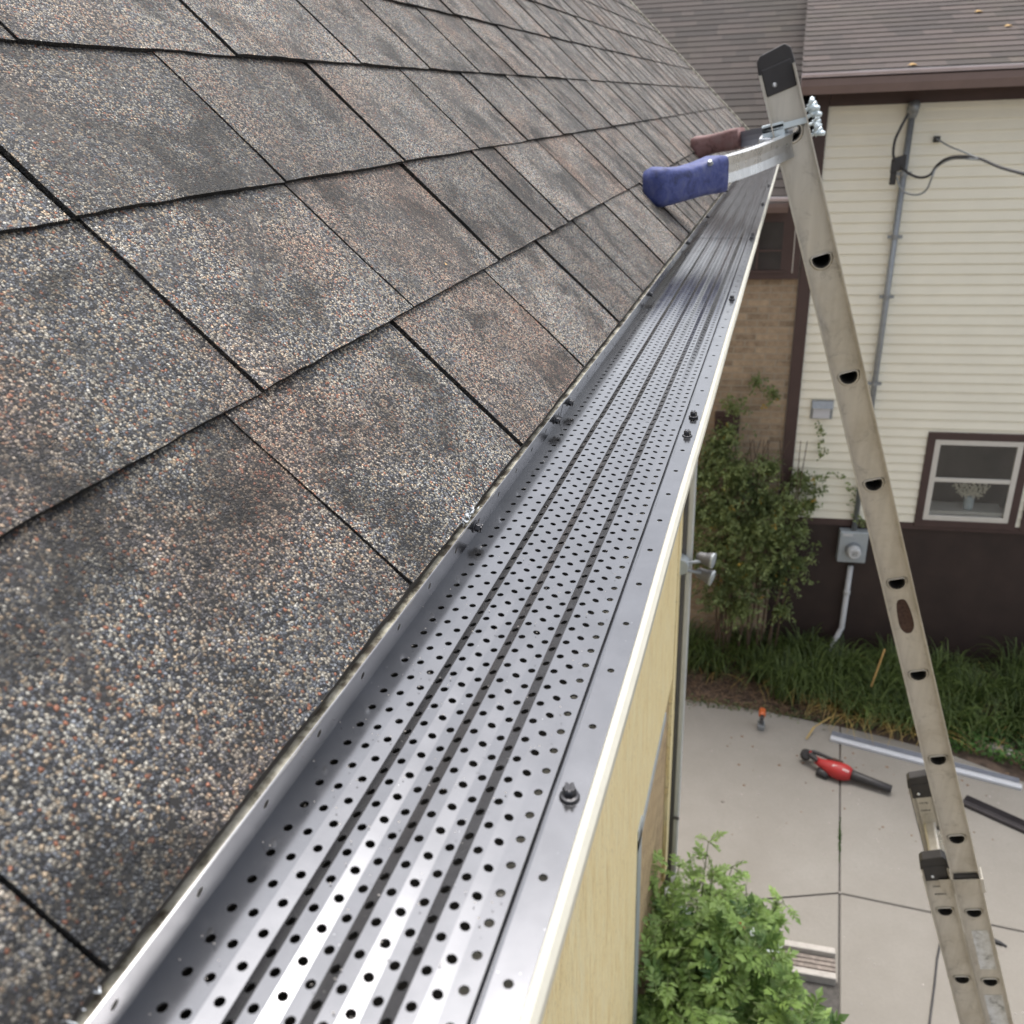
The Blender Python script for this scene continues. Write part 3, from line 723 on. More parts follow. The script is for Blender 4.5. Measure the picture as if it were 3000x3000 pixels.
# ================================================================== DOWNSPOUT + FLOODLIGHT
ds = thing('downspout', 'tall grey downspout with a pale lit right side on the near house corner', 'downspout', (-.46, 5.2, GZ))
mb = MB(); mb.box((-.545, 5.11, GZ), (.098, 0, 0), (0, .08, 0), (0, 0, 5.62)); mb.build('pipe', M['spout'], ds, bevel=.006)
mb = MB(); mb.box((-.446, 5.105, GZ), (.036, 0, 0), (0, .085, 0), (0, 0, 5.62)); mb.build('lit_side', M['spout_lit_side'], ds, bevel=.008)  # pale strip: light on the right side painted as colour
for z in (-1.2, -4.85):
    mb = MB(); mb.box((-.56, 5.10, z), (.155, 0, 0), (0, .004, 0), (0, 0, .03)); mb.build('strap', M['spout'], ds)
fl_ = thing('floodlight', 'grey twin head floodlight mounted on the grey downspout in front of the climbing vine', 'floodlight', at_y(2000, 1650, 5.06))
q = at_y(1993, 1652, 5.07); X1 = V((1, 0, 0))
mb = MB(); mb.tube([q + YV * .04, q - YV * .05], .058, 20); mb.build('junction_box', M['lightgrey'], fl_, bevel=.006)
mb = MB(); mb.tube([q - YV * .02 + V((.03, 0, .02)), at_y(2052, 1645, 5.1)], .011, 10); mb.tube([q - YV * .02 + V((.03, 0, -.03)), at_y(2052, 1678, 5.1)], .011, 10); mb.build('arm', M['grey'], fl_)
for (x, y), dz in (((2068, 1637), .02), ((2066, 1685), -.12)):
    c = at_y(x, y, 5.12); mb = MB(); ax = V((1, -.25, dz - .1)).normalized(); t = ax.cross(V((0, 0, 1))).normalized(); b = t.cross(ax)
    def rg(r, h): return [c + ax * h + (t * math.cos(2 * math.pi * i / 20) + b * math.sin(2 * math.pi * i / 20)) * r for i in range(20)]
    mb.loft([rg(.022, -.06), rg(.034, -.045), rg(.038, 0), rg(.049, .03), rg(.050, .04)]); h_ = mb.build('lamp_head', M['spout'], fl_, smooth=False)
    mb = MB(); mb.loft([rg(.051, .0405), rg(.051, .052), rg(.03, .056)]); mb.build('lens_rim', M['lightgrey'], h_)

# ================================================================== NEIGHBOUR HOUSE
PHI = .08412; EX = V((math.cos(PHI), math.sin(PHI), 0)); EY = V((-math.sin(PHI), math.cos(PHI), 0)); EZ = V((0, 0, 1)); N0 = V((0, 9.2, 0))
def npt(a, d, z): return N0 + EX * a + EY * d + EZ * z      # a along the wall, d away from us
def wpt(x, y, d=0.0):
    p = on_plane((x, y), N0 + EY * d, EY); q = p - N0; return q.dot(EX), p.z
nb = thing('neighbour_house', 'two storey neighbour house with cream lap siding, dark brown base and brown shingle roofs', 'house', npt(2, 2, GZ))
AR = 7.0; zs0 = -4.18; zs1 = .05; a0 = .27
sp = .0957; nrow = int((zs1 - zs0) / sp)
mb = MB()
wx0, wz1 = wpt(2740, 1285); wz0 = wpt(2700, 1519)[1]; wx1 = wpt(2980, 1300)[0] + .06
for i in range(nrow + 1):
    z = zs0 + i * sp
    pr = [(0, 0), (-.013, 0), (-.0145, .004), (-.004, sp * .72), (-.002, sp - .004), (0, sp)]
    segs = [(a0, AR)]
    if z + sp > wz0 + .03 and z < wz1 - .03: segs = [(a0, wx0 - .03), (wx1 + .03, wx1 + .17), (wx1 + 1.11, AR)]
    for sa_, sb_ in segs: mb.prism(pr, npt(sa_, 0, z), EY, EZ, EX * (sb_ - sa_), closed=True)
mb.build('siding_wall', M['siding'], nb, normals='recalc')
mb = MB(); mb.box(npt(-3.5, .012, GZ - .2), EX * (AR + 3.5), EY * .2, EZ * (zs0 - GZ + .2 - .002)); mb.box(npt(a0, .002, zs0 - .10), EX * (AR - a0), EY * .008, EZ * .096)
mb.build('foundation_wall', M['brown'], nb)
mb = MB(); mb.box(npt(a0, -.018, zs0 - .075), EX * (AR - a0), EY * .018, EZ * .073); mb.build('base_trim', M['trim'], nb)
mb = MB(); mb.box(npt(a0, .55, zs0 - .3), EX * (AR - a0), EY * 4, EZ * 4.5); mb.box(npt(a0, .02, zs0 - .1), EX * (AR - a0), EY * .6, EZ * .02); mb.box(npt(a0, .02, -.3), EX * (AR - a0), EY * .6, EZ * .02); mb.build('inner_wall', M['room'], nb)
mb = MB(); mb.box(npt(a0 - .12, -.045, -5.0), EX * .115, EY * .10, EZ * 5.1); mb.build('corner_board', M['trim'], nb, bevel=.004)
# brick bay
BD = .0
mb = MB(); mb.box(npt(-4, BD - .008, -5.0), EX * (4 + a0 - .125), EY * .018, EZ * 4.1)
mb.box(npt(-4, BD - .008, GZ), EX * (4 + a0 - .125), EY * .018, EZ * .998)
mb.build('brick_wall', M['brick_far'], nb)
# roofs
def _bk(k, B): return -.03 if (B < 1 and k < 3) else B
def roof_plane(name, A, B, d0, z0, slope, length, tabw, expo, lum, seed, up_ext=0):
    rr = random.Random(seed); mb = MB(); c, s = math.cos(slope), math.sin(slope); Uu = EY * c + EZ * s; Nn = -EY * s + EZ * c
    n = int(length / expo)
    for k in range(n):
        Ak = A + k * expo * math.cos(slope) * math.tan(PHI) * (1 if A > -1 else 0); a = Ak - rr.uniform(0, tabw)
        while a < _bk(k, B):
            w_ = tabw * rr.choice([.5, .8, 1, 1.2, 1.6]); x0, x1 = max(Ak, a), min(_bk(k, B), a + w_); a += w_
            if x1 - x0 < .01: continue
            mb.cur = (rr.choice([.1, .3, .5]), lum * rr.choice([.7, .8, 1, 1.05, 1.3]), 0)
            o = npt(x0, d0, z0) + Uu * (k * expo); t = .006
            lo = o + Nn * t; hi = o + Uu * (expo + .01) + Nn * -.001
            mb.quad(lo, lo + EX * (x1 - x0), hi + EX * (x1 - x0), hi)
            lum_keep = mb.cur; mb.cur = (.2, .15, 0)
            mb.quad(o - Nn * .003, o - Nn * .003 + EX * (x1 - x0), lo + EX * (x1 - x0), lo); mb.cur = lum_keep
    return mb.build(name, M['far_shingle'], nb)
def far_shingle():
    m = N('brown far shingle'); t = m.tone(); s_ = m.n('ShaderNodeSeparateColor'); m.l(t, s_.inputs[0]); co = m.coord()
    n1 = m.noise(co, 120, 4, .8); n2 = m.noise(co, 1.6, 4)
    c = m.mix(s_.outputs[0], (.118, .088, .080), (.15, .106, .088)); c = m.mix(m.ramp(n1, [(.3, .5), (.7, 0)]), c, (.055, .045, .045)); c = m.mix(m.ramp(n2, [(.5, 0), (.7, .35)]), c, (.14, .12, .08))
    mul = m.n('ShaderNodeVectorMath', operation='SCALE'); m.l(c, mul.inputs[0]); m.l(s_.outputs[1], mul.inputs['Scale']); m.color(mul.outputs[0]); m.set(Roughness=.85); m.bump(n1, .5, .003); return m.m
M['far_shingle'] = far_shingle()
EO = .42       # eave overhang
zl = wpt(2343, 224, -EO)[1]
roof_plane('roof', -.02, AR, -EO, zl + .03, math.radians(18.5), 4.3, .3, .143, .45, 21)
zl2 = wpt(2150, 588, -.30)[1]
roof_plane('roof', -6.5, .75, -.30, zl2 + .03, math.radians(26), 6.0, .3, .143, .29, 22)
q0 = npt(-.012, -EO + .08, 0); mb = MB(); mb.prism([(0, zl - 1.1), (0, zl + .03), (4.0, zl + .03 + 4.0 * .333), (4.0, zl - .2)], V((q0.x, q0.y, 0)), YV, EZ, V((.01, 0, 0))); mb.build('roof_cheek', M['trim'], nb)
mb = MB(); mb.box(npt(-.01, -EO + .032, zl - .12), EX * AR, EY * .02, EZ * .14); mb.build('fascia', M['trim'], nb)
# eaves: gutters, fascias, soffits
def eave(A, B, d, z, drop, name):
    mb = MB(); pr = [(.06, .004), (-.014, 0), (-.016, -.016), (-.004, -.022), (-.004, -.034), (.06, -.034)]
    mb.prism(pr, npt(A, d, z + .022), EY, EZ, EX * (B - A)); mb.build('gutter_lip', M['lilac'], nb)
    mb = MB(); mb.prism([(0, 0), (0, -drop * .45), (.02, -drop), (.07, -drop), (.07, 0)], npt(A, d + .002, z - .027), EY, EZ, EX * (B - A)); mb.build('gutter', M['brownlight'], nb)
M['brownlight'] = plain('sun faded brown paint', (.17, .12, .11), .5, 0, .08, 4)
eave(-.02, AR, -EO, zl, .12, 'a'); eave(-6.5, -.03, -.30, zl2, .09, 'b')
mb = MB(); mb.box(npt(-.02, -EO + .072, zl - .15), EX * (AR + .02), EY * (EO - .072), EZ * .02); mb.build('soffit', M['trim'], nb)
mb = MB(); mb.box(npt(-6.5, -.228, zl2 - .10), EX * 6.45, EY * .22, EZ * .02); mb.build('soffit', M['trim'], nb)
mb = MB(); mb.box(npt(a0, -.02, zl - .25), EX * (AR - a0), EY * .02, EZ * .10); mb.build('frieze_board', M['trim'], nb)
# window right
def window(x0, x1, z0, z1, d, parts='two', trim=.075):
    mb = MB()
    for q in ((x0 - trim, z0 - trim, x1 - x0 + 2 * trim, trim), (x0 - trim, z1, x1 - x0 + 2 * trim, trim), (x0 - trim, z0, trim, z1 - z0), (x1, z0, trim, z1 - z0)):
        mb.box(npt(q[0], d - .032, q[1]), EX * q[2], EY * .034, EZ * q[3])
    wn = mb.build('window', M['trim'], nb, bevel=.003)
    mb = MB(); f = .055
    for q in ((x0, z0, x1 - x0, f), (x0, z1 - f, x1 - x0, f), (x0, z0 + f, f, z1 - z0 - 2 * f), (x1 - f, z0 + f, f, z1 - z0 - 2 * f)):
        mb.box(npt(q[0], d - .028, q[1]), EX * q[2], EY * .03, EZ * q[3])
    zm = (z0 + z1) / 2 + .01
    mb.box(npt(x0 + f, d - .026, zm - .022), EX * (x1 - x0 - 2 * f), EY * .026, EZ * .044)
    mb.build('sash', M['white'], wn, bevel=.003)
    return wn, f, zm
def cut_opening(x0, x1, z0, z1, wn, f, zm):
    mb = MB(); mb.box(npt(x0 + f, -.012, z0 + f), EX * (x1 - x0 - 2 * f), EY * .004, EZ * (z1 - z0 - 2 * f)); mb.build('pane', M['pane'], wn)
WN, f_, zm_ = window(wx0, wx1, wz0, wz1, -.001)
cut_opening(wx0, wx1, wz0, wz1, WN, f_, zm_)
# neighbouring sash to the right, cut by the frame
W2, f2, z2 = window(wx1 + .20, wx1 + 1.08, wz0, wz1, -.001); cut_opening(wx1 + .20, wx1 + 1.08, wz0, wz1, W2, f2, z2)
# bouquet in its vase standing against the glass, seen in the lower sash
vx, vz = wpt(2842, 1497); 
bq = thing('vase', 'pale vase with dried flowers behind the lower pane of the brown framed window', 'vase', npt(vx, .10, vz))
mb = MB(); mb.loft([[npt(vx + r * math.cos(a), .10 + r * math.sin(a), vz + h) for a in [i * math.pi / 8 for i in range(16)]] for h, r in ((-.02, .045), (.02, .05), (.10, .048), (.13, .052))]); mb.build('vase_body', M['vase'], bq, smooth=True)
mb = MB(); mb.box(npt(wx0 + .03, .02, wz0 - .01), EX * (wx1 - wx0 - .06), EY * .25, EZ * (vz - .02 - wz0 + .008)); mb.build('window_ledge', M['white'], nb)
mb = MB(); rr = random.Random(9)
for i in range(260):
    a = rr.uniform(-1, 1); h = rr.uniform(0, 1); q = npt(vx + a * (.08 + .10 * h), .10 + rr.uniform(-.06, .06), vz + .13 + h * .17 * (1 - .35 * a * a)); mb.leaf(q, EX * rr.uniform(-1, 1) + EZ * rr.uniform(-1, 1), -EY, .028, .008, 0)
mb.build('dried_flowers', M['flowers'], bq)
# left window under the low eave
lx0, lz1 = wpt(2150, 628); lx1, lz0 = wpt(2322, 800)
mb = MB(); mb.box(npt(lx0 - 1.2, -.06, lz0 - .05), EX * (lx1 - lx0 + 1.25), EY * .05, EZ * (lz1 - lz0 + .12)); lw = mb.build('window', M['trim'], nb, bevel=.004)
gx0, gz1 = wpt(2190, 650); gx1, gz0 = wpt(2284, 786)
mb = MB(); mb.box(npt(gx0 - .6, -.066, gz0), EX * (gx1 - gx0 + .6), EY * .004, EZ * (gz1 - gz0)); mb.build('pane', M['glass'], lw)
mb = MB(); mb.box(npt(gx0 - .6, -.074, gz0 - .035), EX * (gx1 - gx0 + .64), EY * .01, EZ * .03); mb.box(npt(gx0 - .6, -.074, (gz0 + gz1) / 2 - .05), EX * (gx1 - gx0 + .6), EY * .008, EZ * .018); mb.box(npt(gx0 + .10, -.074, gz0), EX * .02, EY * .008, EZ * (gz1 - gz0)); mb.build('sash', M['trim'], lw)
# brown grille on the brick
ba, bz = wpt(2092, 1262); bb, bz1 = wpt(2168, 1205)
mb = MB(); mb.box(npt(ba, -.05, bz), EX * (bb - ba), EY * .045, EZ * (bz1 - bz))
for i in range(5): mb.box(npt(ba + .01, -.058, bz + .02 + i * (bz1 - bz - .03) / 5), EX * (bb - ba - .02), EY * .008, EZ * .012)
tag(mb.build('vent_grille', M['trim'], bevel=.003), 'brown rectangular vent on the tan brick wall above the vine', 'vent')
# dryer vent on siding
va, vz1 = wpt(2378, 1170); vb, vz0 = wpt(2436, 1225)
vt = thing('wall_vent', 'small silver hooded vent on the cream siding near the brown corner board', 'vent', npt((va + vb) / 2, -.05, vz0))
mb = MB(); mb.box(npt(va, -.03, vz0), EX * (vb - va), EY * .02, EZ * (vz1 - vz0)); mb.build('back_plate', M['grey'], vt)
mb = MB(); mb.prism([(0, 0), (-.05, -.05), (-.055, -.05), (0, .01)], npt(va + .005, -.03, vz1 - .02), EY, EZ, EX * (vb - va - .01)); mb.build('hood', M['grey'], vt)
mb = MB(); mb.box(npt(va + .02, -.055, vz0 + .01), EX * (vb - va - .05), EY * .026, EZ * (vz1 - vz0 - .07)); mb.build('flap', M['brightwhite'], vt, bevel=.004)
# ---- service mast
ma, mz = wpt(2672, 335, -.06); mb_a, mbz = wpt(2502, 1555, -.06)
ma = (ma); me = thing('service_mast', 'tall grey electric conduit with a weatherhead on the cream siding', 'conduit', npt(mb_a, -.06, mbz))
def mpt(t, d=-.06): return npt(ma + (mb_a - ma) * t, d, mz + (mbz - mz) * t)
mb = MB(); mb.tube([mpt(0), mpt(1)], .028, 14); mb.build('pipe', M['grey'], me, smooth=True)
mb = MB(); q = mpt(0); mb.tube([q + EZ * -.03, q + EZ * .02, q + EZ * .07 - EY * .03, q + EZ * .075 - EY * .07, q + EZ * .03 - EY * .11], [.035, .05, .05, .045, .03], 14); mb.build('weatherhead', M['grey'], me, smooth=True)
for t in (.12, .255, .39, .6, .8):
    mb = MB(); q = mpt(t); mb.cbox(q, .13, .012, .03, EX, EY, EZ); mb.tube([q - EZ * .02, q + EZ * .02], .034, 12); mb.build('strap', M['grey'], me)
# ---- meter
ta, tz1 = wpt(2462, 1556, -.1); tb, tz0 = wpt(2534, 1650, -.1)
mt_ = thing('electric_meter', 'pale grey electric meter box on the dark brown wall under the conduit', 'meter', npt((ta + tb) / 2, -.1, tz0))
mb = MB(); mb.box(npt(ta, -.11, tz0), EX * (tb - ta), EY * .11, EZ * (tz1 - tz0)); mb.build('box', M['lightgrey'], mt_, bevel=.012)
mb = MB(); mb.box(npt(ta + .03, -.118, tz1 - .05), EX * .1, EY * .009, EZ * .03); mb.build('name_plate', M['pipewhite'], mt_)
cc = npt((ta + tb) / 2 + .005, -.11, (tz0 + tz1) / 2 - .02)
mb = MB(); mb.tube([cc, cc - EY * .05], [.085, .08], 24); mb.build('meter_ring', M['grey'], mt_, smooth=False)
mb = MB(); mb.tube([cc - EY * .05, cc - EY * .10, cc - EY * .12], [.072, .07, .055], 24); gl = mb.build('dial', M['pipewhite'], mt_)
mb = MB()
for i in range(3): mb.box(cc - EY * .1215 - EX * .03 + EZ * (.018 - i * .018), EX * .06, EY * .001, EZ * .007)
mb.build('dial_print', M['print'], gl)
# lower conduit
la, lz = wpt(2492, 1658, -.05); lb, lzb = wpt(2466, 1838, -.05)
lc_ = thing('conduit_pipe', 'white conduit pipe from the meter box down to the plants with an elbow', 'conduit', npt(lb, -.05, GZ))
p1 = npt(la, -.05, lz); p2 = npt(lb, -.05, lzb); p3 = V((p2.x - .13, p2.y - .25, p2.z - .22)); p4 = V((p3.x - .15, p3.y - .15, p3.z - .05))
mb = MB(); mb.tube([p1, p2, p2 + V((-.02, -.02, -.05)), p3, p4], .030, 14); mb.build('pipe', M['pipewhite'], lc_, smooth=True)
q = p1.lerp(p2, .42); mb = MB(); mb.tube([q + EZ * .02, q - EZ * .02], .036, 14); mb.build('coupling', M['pipewhite'], lc_)
# ---- cables
sa, sz_ = wpt(2633, 470, -.15)
sb = thing('splice_box', 'dark cable splice hanging left of the grey conduit weatherhead', 'splice', npt(sa, -.15, sz_ - .2))
c0 = at_y(2632, 480, 9.0); c1 = at_y(2618, 505, 9.0)
mb = MB(); mb.cbox(c0, .12, .06, .12, EX + EZ * .3, EY, EZ); mb.cbox(c1 + EZ * -.02, .05, .05, .17); mb.build('body', M['cable'], sb, bevel=.008)
def cable(pts, r, label, Y=9.0, y_end=None, mat='cable'):
    P = [at_y(x, y, yy) for x, y, yy in pts]
    # smooth
    out = []
    for i in range(len(P) - 1):
        a = P[max(i - 1, 0)]; b = P[i]; c = P[i + 1]; d = P[min(i + 2, len(P) - 1)]
        for k in range(8):
            t = k / 8; out.append(.5 * ((2 * b) + (c - a) * t + (2 * a - 5 * b + 4 * c - d) * t * t + (3 * b - a - 3 * c + d) * t ** 3))
    out.append(P[-1]); mb = MB(); mb.tube(out, r, 7); return tag(mb.build('service_cable', M[mat], smooth=True), label, 'cable')
cable([(2660, 335, 9.0), (2640, 372, 8.95), (2622, 412, 8.95), (2617, 450, 8.95), (2622, 470, 8.95)], .012, 'thick black cable looping from the weatherhead down to the dark splice')
cable([(2640, 485, 8.95), (2662, 508, 8.95), (2695, 520, 8.9), (2725, 512, 8.85), (2745, 485, 8.8), (2775, 464, 8.7), (2820, 458, 8.5), (2870, 465, 8.2), (2930, 490, 7.5), (3010, 512, 6.5)], .011, 'upper black service cable sagging from the splice to the right')
cable([(2628, 520, 8.95), (2635, 545, 8.95), (2655, 566, 8.95), (2690, 570, 8.9), (2715, 555, 8.85), (2730, 520, 8.8), (2745, 490, 8.8), (2790, 466, 8.7), (2868, 467, 8.2)], .008, 'lower grey cable looping under the splice across the siding', mat='grey')
cable([(2745, 407, 9.1), (2780, 428, 8.9), (2825, 446, 8.6), (2868, 465, 8.2)], .007, 'thin grey guy wire from the black wall anchor to the service cable', mat='grey')
aa, az = wpt(2745, 408, -.04); mb = MB(); mb.cbox(npt(aa, -.03, az), .05, .05, .05, EX, EY, EZ); mb.tube([npt(aa, -.03, az), npt(aa, -.10, az - .01)], .012, 8)
tag(mb.build('wall_anchor', M['cable'], bevel=.006), 'small black cable anchor screwed to the cream siding', 'anchor')
cable([(2331, 660, 9.05), (2327, 720, 9.05), (2320, 800, 9.05)], .004, 'thin pale cord hanging over the dark window beside the ladder', mat='white')

# ================================================================== THINGS ON THE GROUND
def long_strip(p0, p1, width, h, name, mat, label, cat, ribs, mat2):
    p0 = V(p0); p1 = V(p1); d = (p1 - p0); L = d.length; d.normalize(); s = EZ.cross(d).normalized()
    th = thing(name, label, cat, (p0 + p1) / 2)
    mb = MB(); mb.prism([(0, 0), (width * .42, 0), (width * .42, h), (width * .36, h + .01), (width * .06, h + .01), (0, h)], p0, s, EZ, d * L); mb.build('white_flange' if ribs else 'flange', mat, th, bevel=.003)
    mb = MB(); pr = [(width * .44, 0)]; n = 5
    for i in range(n): x = width * (.44 + .56 * i / n); w_ = width * .56 / n; pr += [(x, h * .5), (x + w_ * .3, h * .95), (x + w_ * .6, h * .95), (x + w_ * .9, h * .5)]
    pr += [(width, 0)]; mb.prism(pr, p0 - d * .0 + EZ * .002, s, EZ, d * (L - .02)); mb.build('ribbed_web', mat2, th)
    return th
long_strip(gp(2431, 2172), gp(2992, 2318), .15, .03, 'guard_strip', M['brightwhite'], 'long white and silver gutter guard strip lying on the concrete by the plants', 'metal strip', True, M['silverband'])
long_strip(gp(2815, 2360), gp(3080, 2480), .15, .03, 'guard_strip', M['bronze_strip'], 'dark bronze gutter guard strip lying on the concrete right of the ladder', 'metal strip', False, M['bronze_strip'])
# leaf blower
b0 = gp(2345, 2215, GZ + .10); b1 = gp(2612, 2312, GZ + .06)
dx = (b1 - b0).normalized(); dy = EZ.cross(dx).normalized(); LB = (b1 - b0).length
bl = thing('leaf_blower', 'red and black cordless leaf blower lying on the concrete beside the slab joint', 'leaf blower', gp(2450, 2260))
def bpnt(a, s, u=.0): return b0 + dx * a * LB + dy * s + EZ * u
def ringp(c, rw, rh, ax=dx, n=18):
    t = EZ.cross(ax).normalized(); b = ax.cross(t); return [c + t * math.cos(2 * math.pi * i / n) * rw + b * math.sin(2 * math.pi * i / n) * rh for i in range(n)]
mb = MB(); mb.loft([ringp(bpnt(.55, -.0), .052, .052), ringp(bpnt(.62, -.0), .046, .046), ringp(bpnt(.8, 0), .040, .040), ringp(bpnt(1.0, 0), .037, .034)]); mb.build('nozzle', M['black'], bl, smooth=True)
mb = MB(); mb.loft([ringp(bpnt(.16, .02), .025, .03), ringp(bpnt(.24, -.0), .045, .05), ringp(bpnt(.34, -.015), .075, .075), ringp(bpnt(.44, -.01), .092, .085), ringp(bpnt(.52, -.005), .080, .075), ringp(bpnt(.57, 0), .056, .056)])
hb = mb.build('housing', M['red'], bl, smooth=True)
mb = MB(); mb.tube([bpnt(.06, .075, .01), bpnt(.12, .105, .02), bpnt(.22, .105, .02), bpnt(.34, .09, .02), bpnt(.40, .065, .02)], [.022, .020, .018, .018, .02], 12); mb.build('handle', M['black'], bl, smooth=True)
mb = MB(); mb.tube([bpnt(.03, .07, -.04), bpnt(.05, .06, .0), bpnt(.06, .03, .02)], [.05, .055, .045], 14); mb.tube([bpnt(.09, .04, .03), bpnt(.20, .0, .02)], [.028, .028], 10); mb.build('battery', M['black'], bl, bevel=.006)
mb = MB(); mb.tube([bpnt(.08, .07, .035), bpnt(.12, .03, .03), bpnt(.2, .005, .02)], [.016, .02, .03], 10); mb.build('grip_frame', M['red'], bl, smooth=True)
mb = MB(); mb.tube([bpnt(.22, -.06, -.05), bpnt(.34, -.075, -.055)], [.045, .04], 12); mb.build('intake', M['black'], bl, smooth=True)
mb = MB(); mb.cbox(bpnt(.40, .035, .078), .10, .03, .01, dx, dy, EZ); mb.build('vent_recess', M['rust'], hb, bevel=.004)
# white script lettering on the housing
def lettering(txt, size, origin, ax, ay, mat, parent, shear=.3, name='lettering'):
    cu = bpy.data.curves.new('txt', 'FONT'); cu.body = txt; cu.size = size; cu.shear = shear; cu.extrude = .0012
    to = bpy.data.objects.new('txt', cu); C.objects.link(to); dg = bpy.context.evaluated_depsgraph_get(); me = bpy.data.meshes.new_from_object(to.evaluated_get(dg)); bpy.data.objects.remove(to)
    az = V(ax).cross(V(ay)); mb = MB(); mb.v = [tuple(V(origin) + V(ax) * v.co.x + V(ay) * v.co.y + az * v.co.z) for v in me.vertices]; mb.f = [tuple(p.vertices) for p in me.polygons]; mb.c = [None] * len(mb.f)
    return mb.build(name, mat, parent)
tl_ = (EZ - dy * .75).normalized(); tu = dx.cross(tl_) ; tu = tu if tu.dot(dy) > 0 else -tu
lettering('Milwaukee', .036, bpnt(.365, -.060, .062), (dx + EZ*.0).normalized(), tu, M['whitepaint'], hb)
# drill standing on its battery
dp = gp(2229, 2132)
dr = thing('cordless_drill', 'small orange and grey cordless drill standing on the concrete by the soil edge', 'drill', dp)
mb = MB(); mb.cbox(dp + EZ * .03, .07, .11, .055); mb.build('battery', M['grey'], dr, bevel=.008)
mb = MB(); mb.tube([dp + EZ * .055, dp + EZ * .15 + YV * .01], [.02, .022], 12); mb.build('grip', M['spout'], dr, smooth=True)
mb = MB(); q = dp + EZ * .185; mb.tube([q + YV * .07, q + YV * .05, q - YV * .03, q - YV * .05], [.02, .036, .036, .028], 16); mb.build('motor_housing', M['orange'], dr, smooth=True)
mb = MB(); mb.tube([q - YV * .05, q - YV * .10], [.022, .014], 14); mb.build('chuck', M['black'], dr, smooth=True)
# pale edging stones
for (x0, y0, x1, y1), cl, lb in (((2892, 2196, 2958, 2222), 'palewood', 'pale cream edging stone at the edge of the plants'), ((2850, 2186, 2884, 2204), 'brickred', 'pinkish edging brick left of the pale cream stone'), ((2962, 2224, 3020, 2246), 'brickred', 'reddish brown edging brick right of the pale cream stone')):
    if 'brickred' not in M: M['brickred'] = plain('old red brick', (.33, .20, .16), .85, 0, .25, 30, .4)
    p = gp(x0, y0, GZ); p2 = gp(x1, y1, GZ); d = p2 - p; mb = MB(); s = EZ.cross(d).normalized()
    mb.box(p - EZ * .05, d, s * .10, EZ * .10); tag(mb.build('edging_stone', M[cl], bevel=.012), lb, 'brick')
# timber step of two pale rails and grey boards
tmb = thing('timber_step', 'weathered timber frame of two pale rails with grey boards beside the green plant', 'timber', gp(2420, 2830))
e1 = gp(2447, 2805, GZ + .02); e2 = gp(2449, 2880, GZ + .02); dr1 = (gp(2290, 2778, GZ + .02) - e1).normalized()
for e in (e1, e2):
    mb = MB(); s = EZ.cross(dr1).normalized(); s = s if s.y > 0 else -s; mb.box(e - EZ * .05, dr1 * .95, s * .055, EZ * .09); mb.build('rail', M['palewood'], tmb, bevel=.008)
s = (e1 - e2); n_b = 4; wv = s.length - .06; sn = s.normalized()
for i in range(n_b):
    mb = MB(); mb.box(e2 + sn * (.06 + i * wv / n_b) - EZ * .055, dr1 * .92, sn * (wv / n_b - .008), EZ * .05); mb.build('board', M['oldwood'], tmb, bevel=.003)
# cord on the ground
pts = [gp(2764, 2738, GZ + .008), gp(2754, 2765, GZ + .008), gp(2745, 2810, GZ + .008), gp(2738, 2880, GZ + .008), gp(2729, 2950, GZ + .008), gp(2715, 3060, GZ + .008)]
mb = MB(); mb.tube([V(p) for p in [gp(2800, 2700, GZ + .008)] + pts], .008, 8); tag(mb.build('power_cord', M['cable'], smooth=True), 'thin dark cord lying on the concrete left of the ladder foot', 'cord')
mb = MB(); p = gp(2930, 2763, GZ + .012); mb.tube([p - V((.07, -.02, 0)), p, p + V((.045, -.02, 0))], [.02, .016, .004], 8); tag(mb.build('cord_plug', M['cable'], smooth=True), 'small dark plug lying on the concrete right of the ladder', 'plug')
# dark stone chip on the slab
mb = MB(); p = gp(2117, 2349, GZ); bmv = [p + V((.02 * math.cos(a) * (1 + .3 * math.sin(3 * a)), .016 * math.sin(a), .0)) for a in [i * .785 for i in range(8)]]
mb.loft([bmv, [p + (q - p) * .6 + EZ * .012 for q in bmv]]); tag(mb.build('pebble', M['gravel']), 'single dark pebble on the open concrete slab', 'pebble')
# fallen leaves on the far roof
rs_, rn = EY * math.cos(math.radians(18.5)) + EZ * math.sin(math.radians(18.5)), -EY * math.sin(math.radians(18.5)) + EZ * math.cos(math.radians(18.5))
for (x, y), lb in (((2868, 34), 'yellow fallen leaf high on the far brown roof'), ((2955, 76), 'small pale leaf on the far brown roof near the right edge'), ((2675, 190), 'orange fallen leaf by the gutter of the far brown roof')):
    p = on_plane((x, y), npt(0, -EO, zl + .03) + rn * .012, rn); mb = MB(); mb.leaf(p - EX * .04, EX + rs_ * .2, rn, .09, .025, .3); mb.leaf(p, EX * .3 + rs_, rn, .06, .02, .3)
    o_ = tag(mb.build('fallen_leaf', M['yellowleaf']), lb, 'leaf')
p = on_plane((850 * 1, 768), E0, NR)
for (x, y), lb in (((1305, 776), 'tiny orange leaf flake on the near shingles'),):
    p = on_plane((x, y), E0 + NR * .002, NR); mb = MB(); mb.leaf(p, YV + U * .3, NR, .006, .0018, .2); tag(mb.build('leaf_flake', M['yellowleaf']), lb, 'leaf')

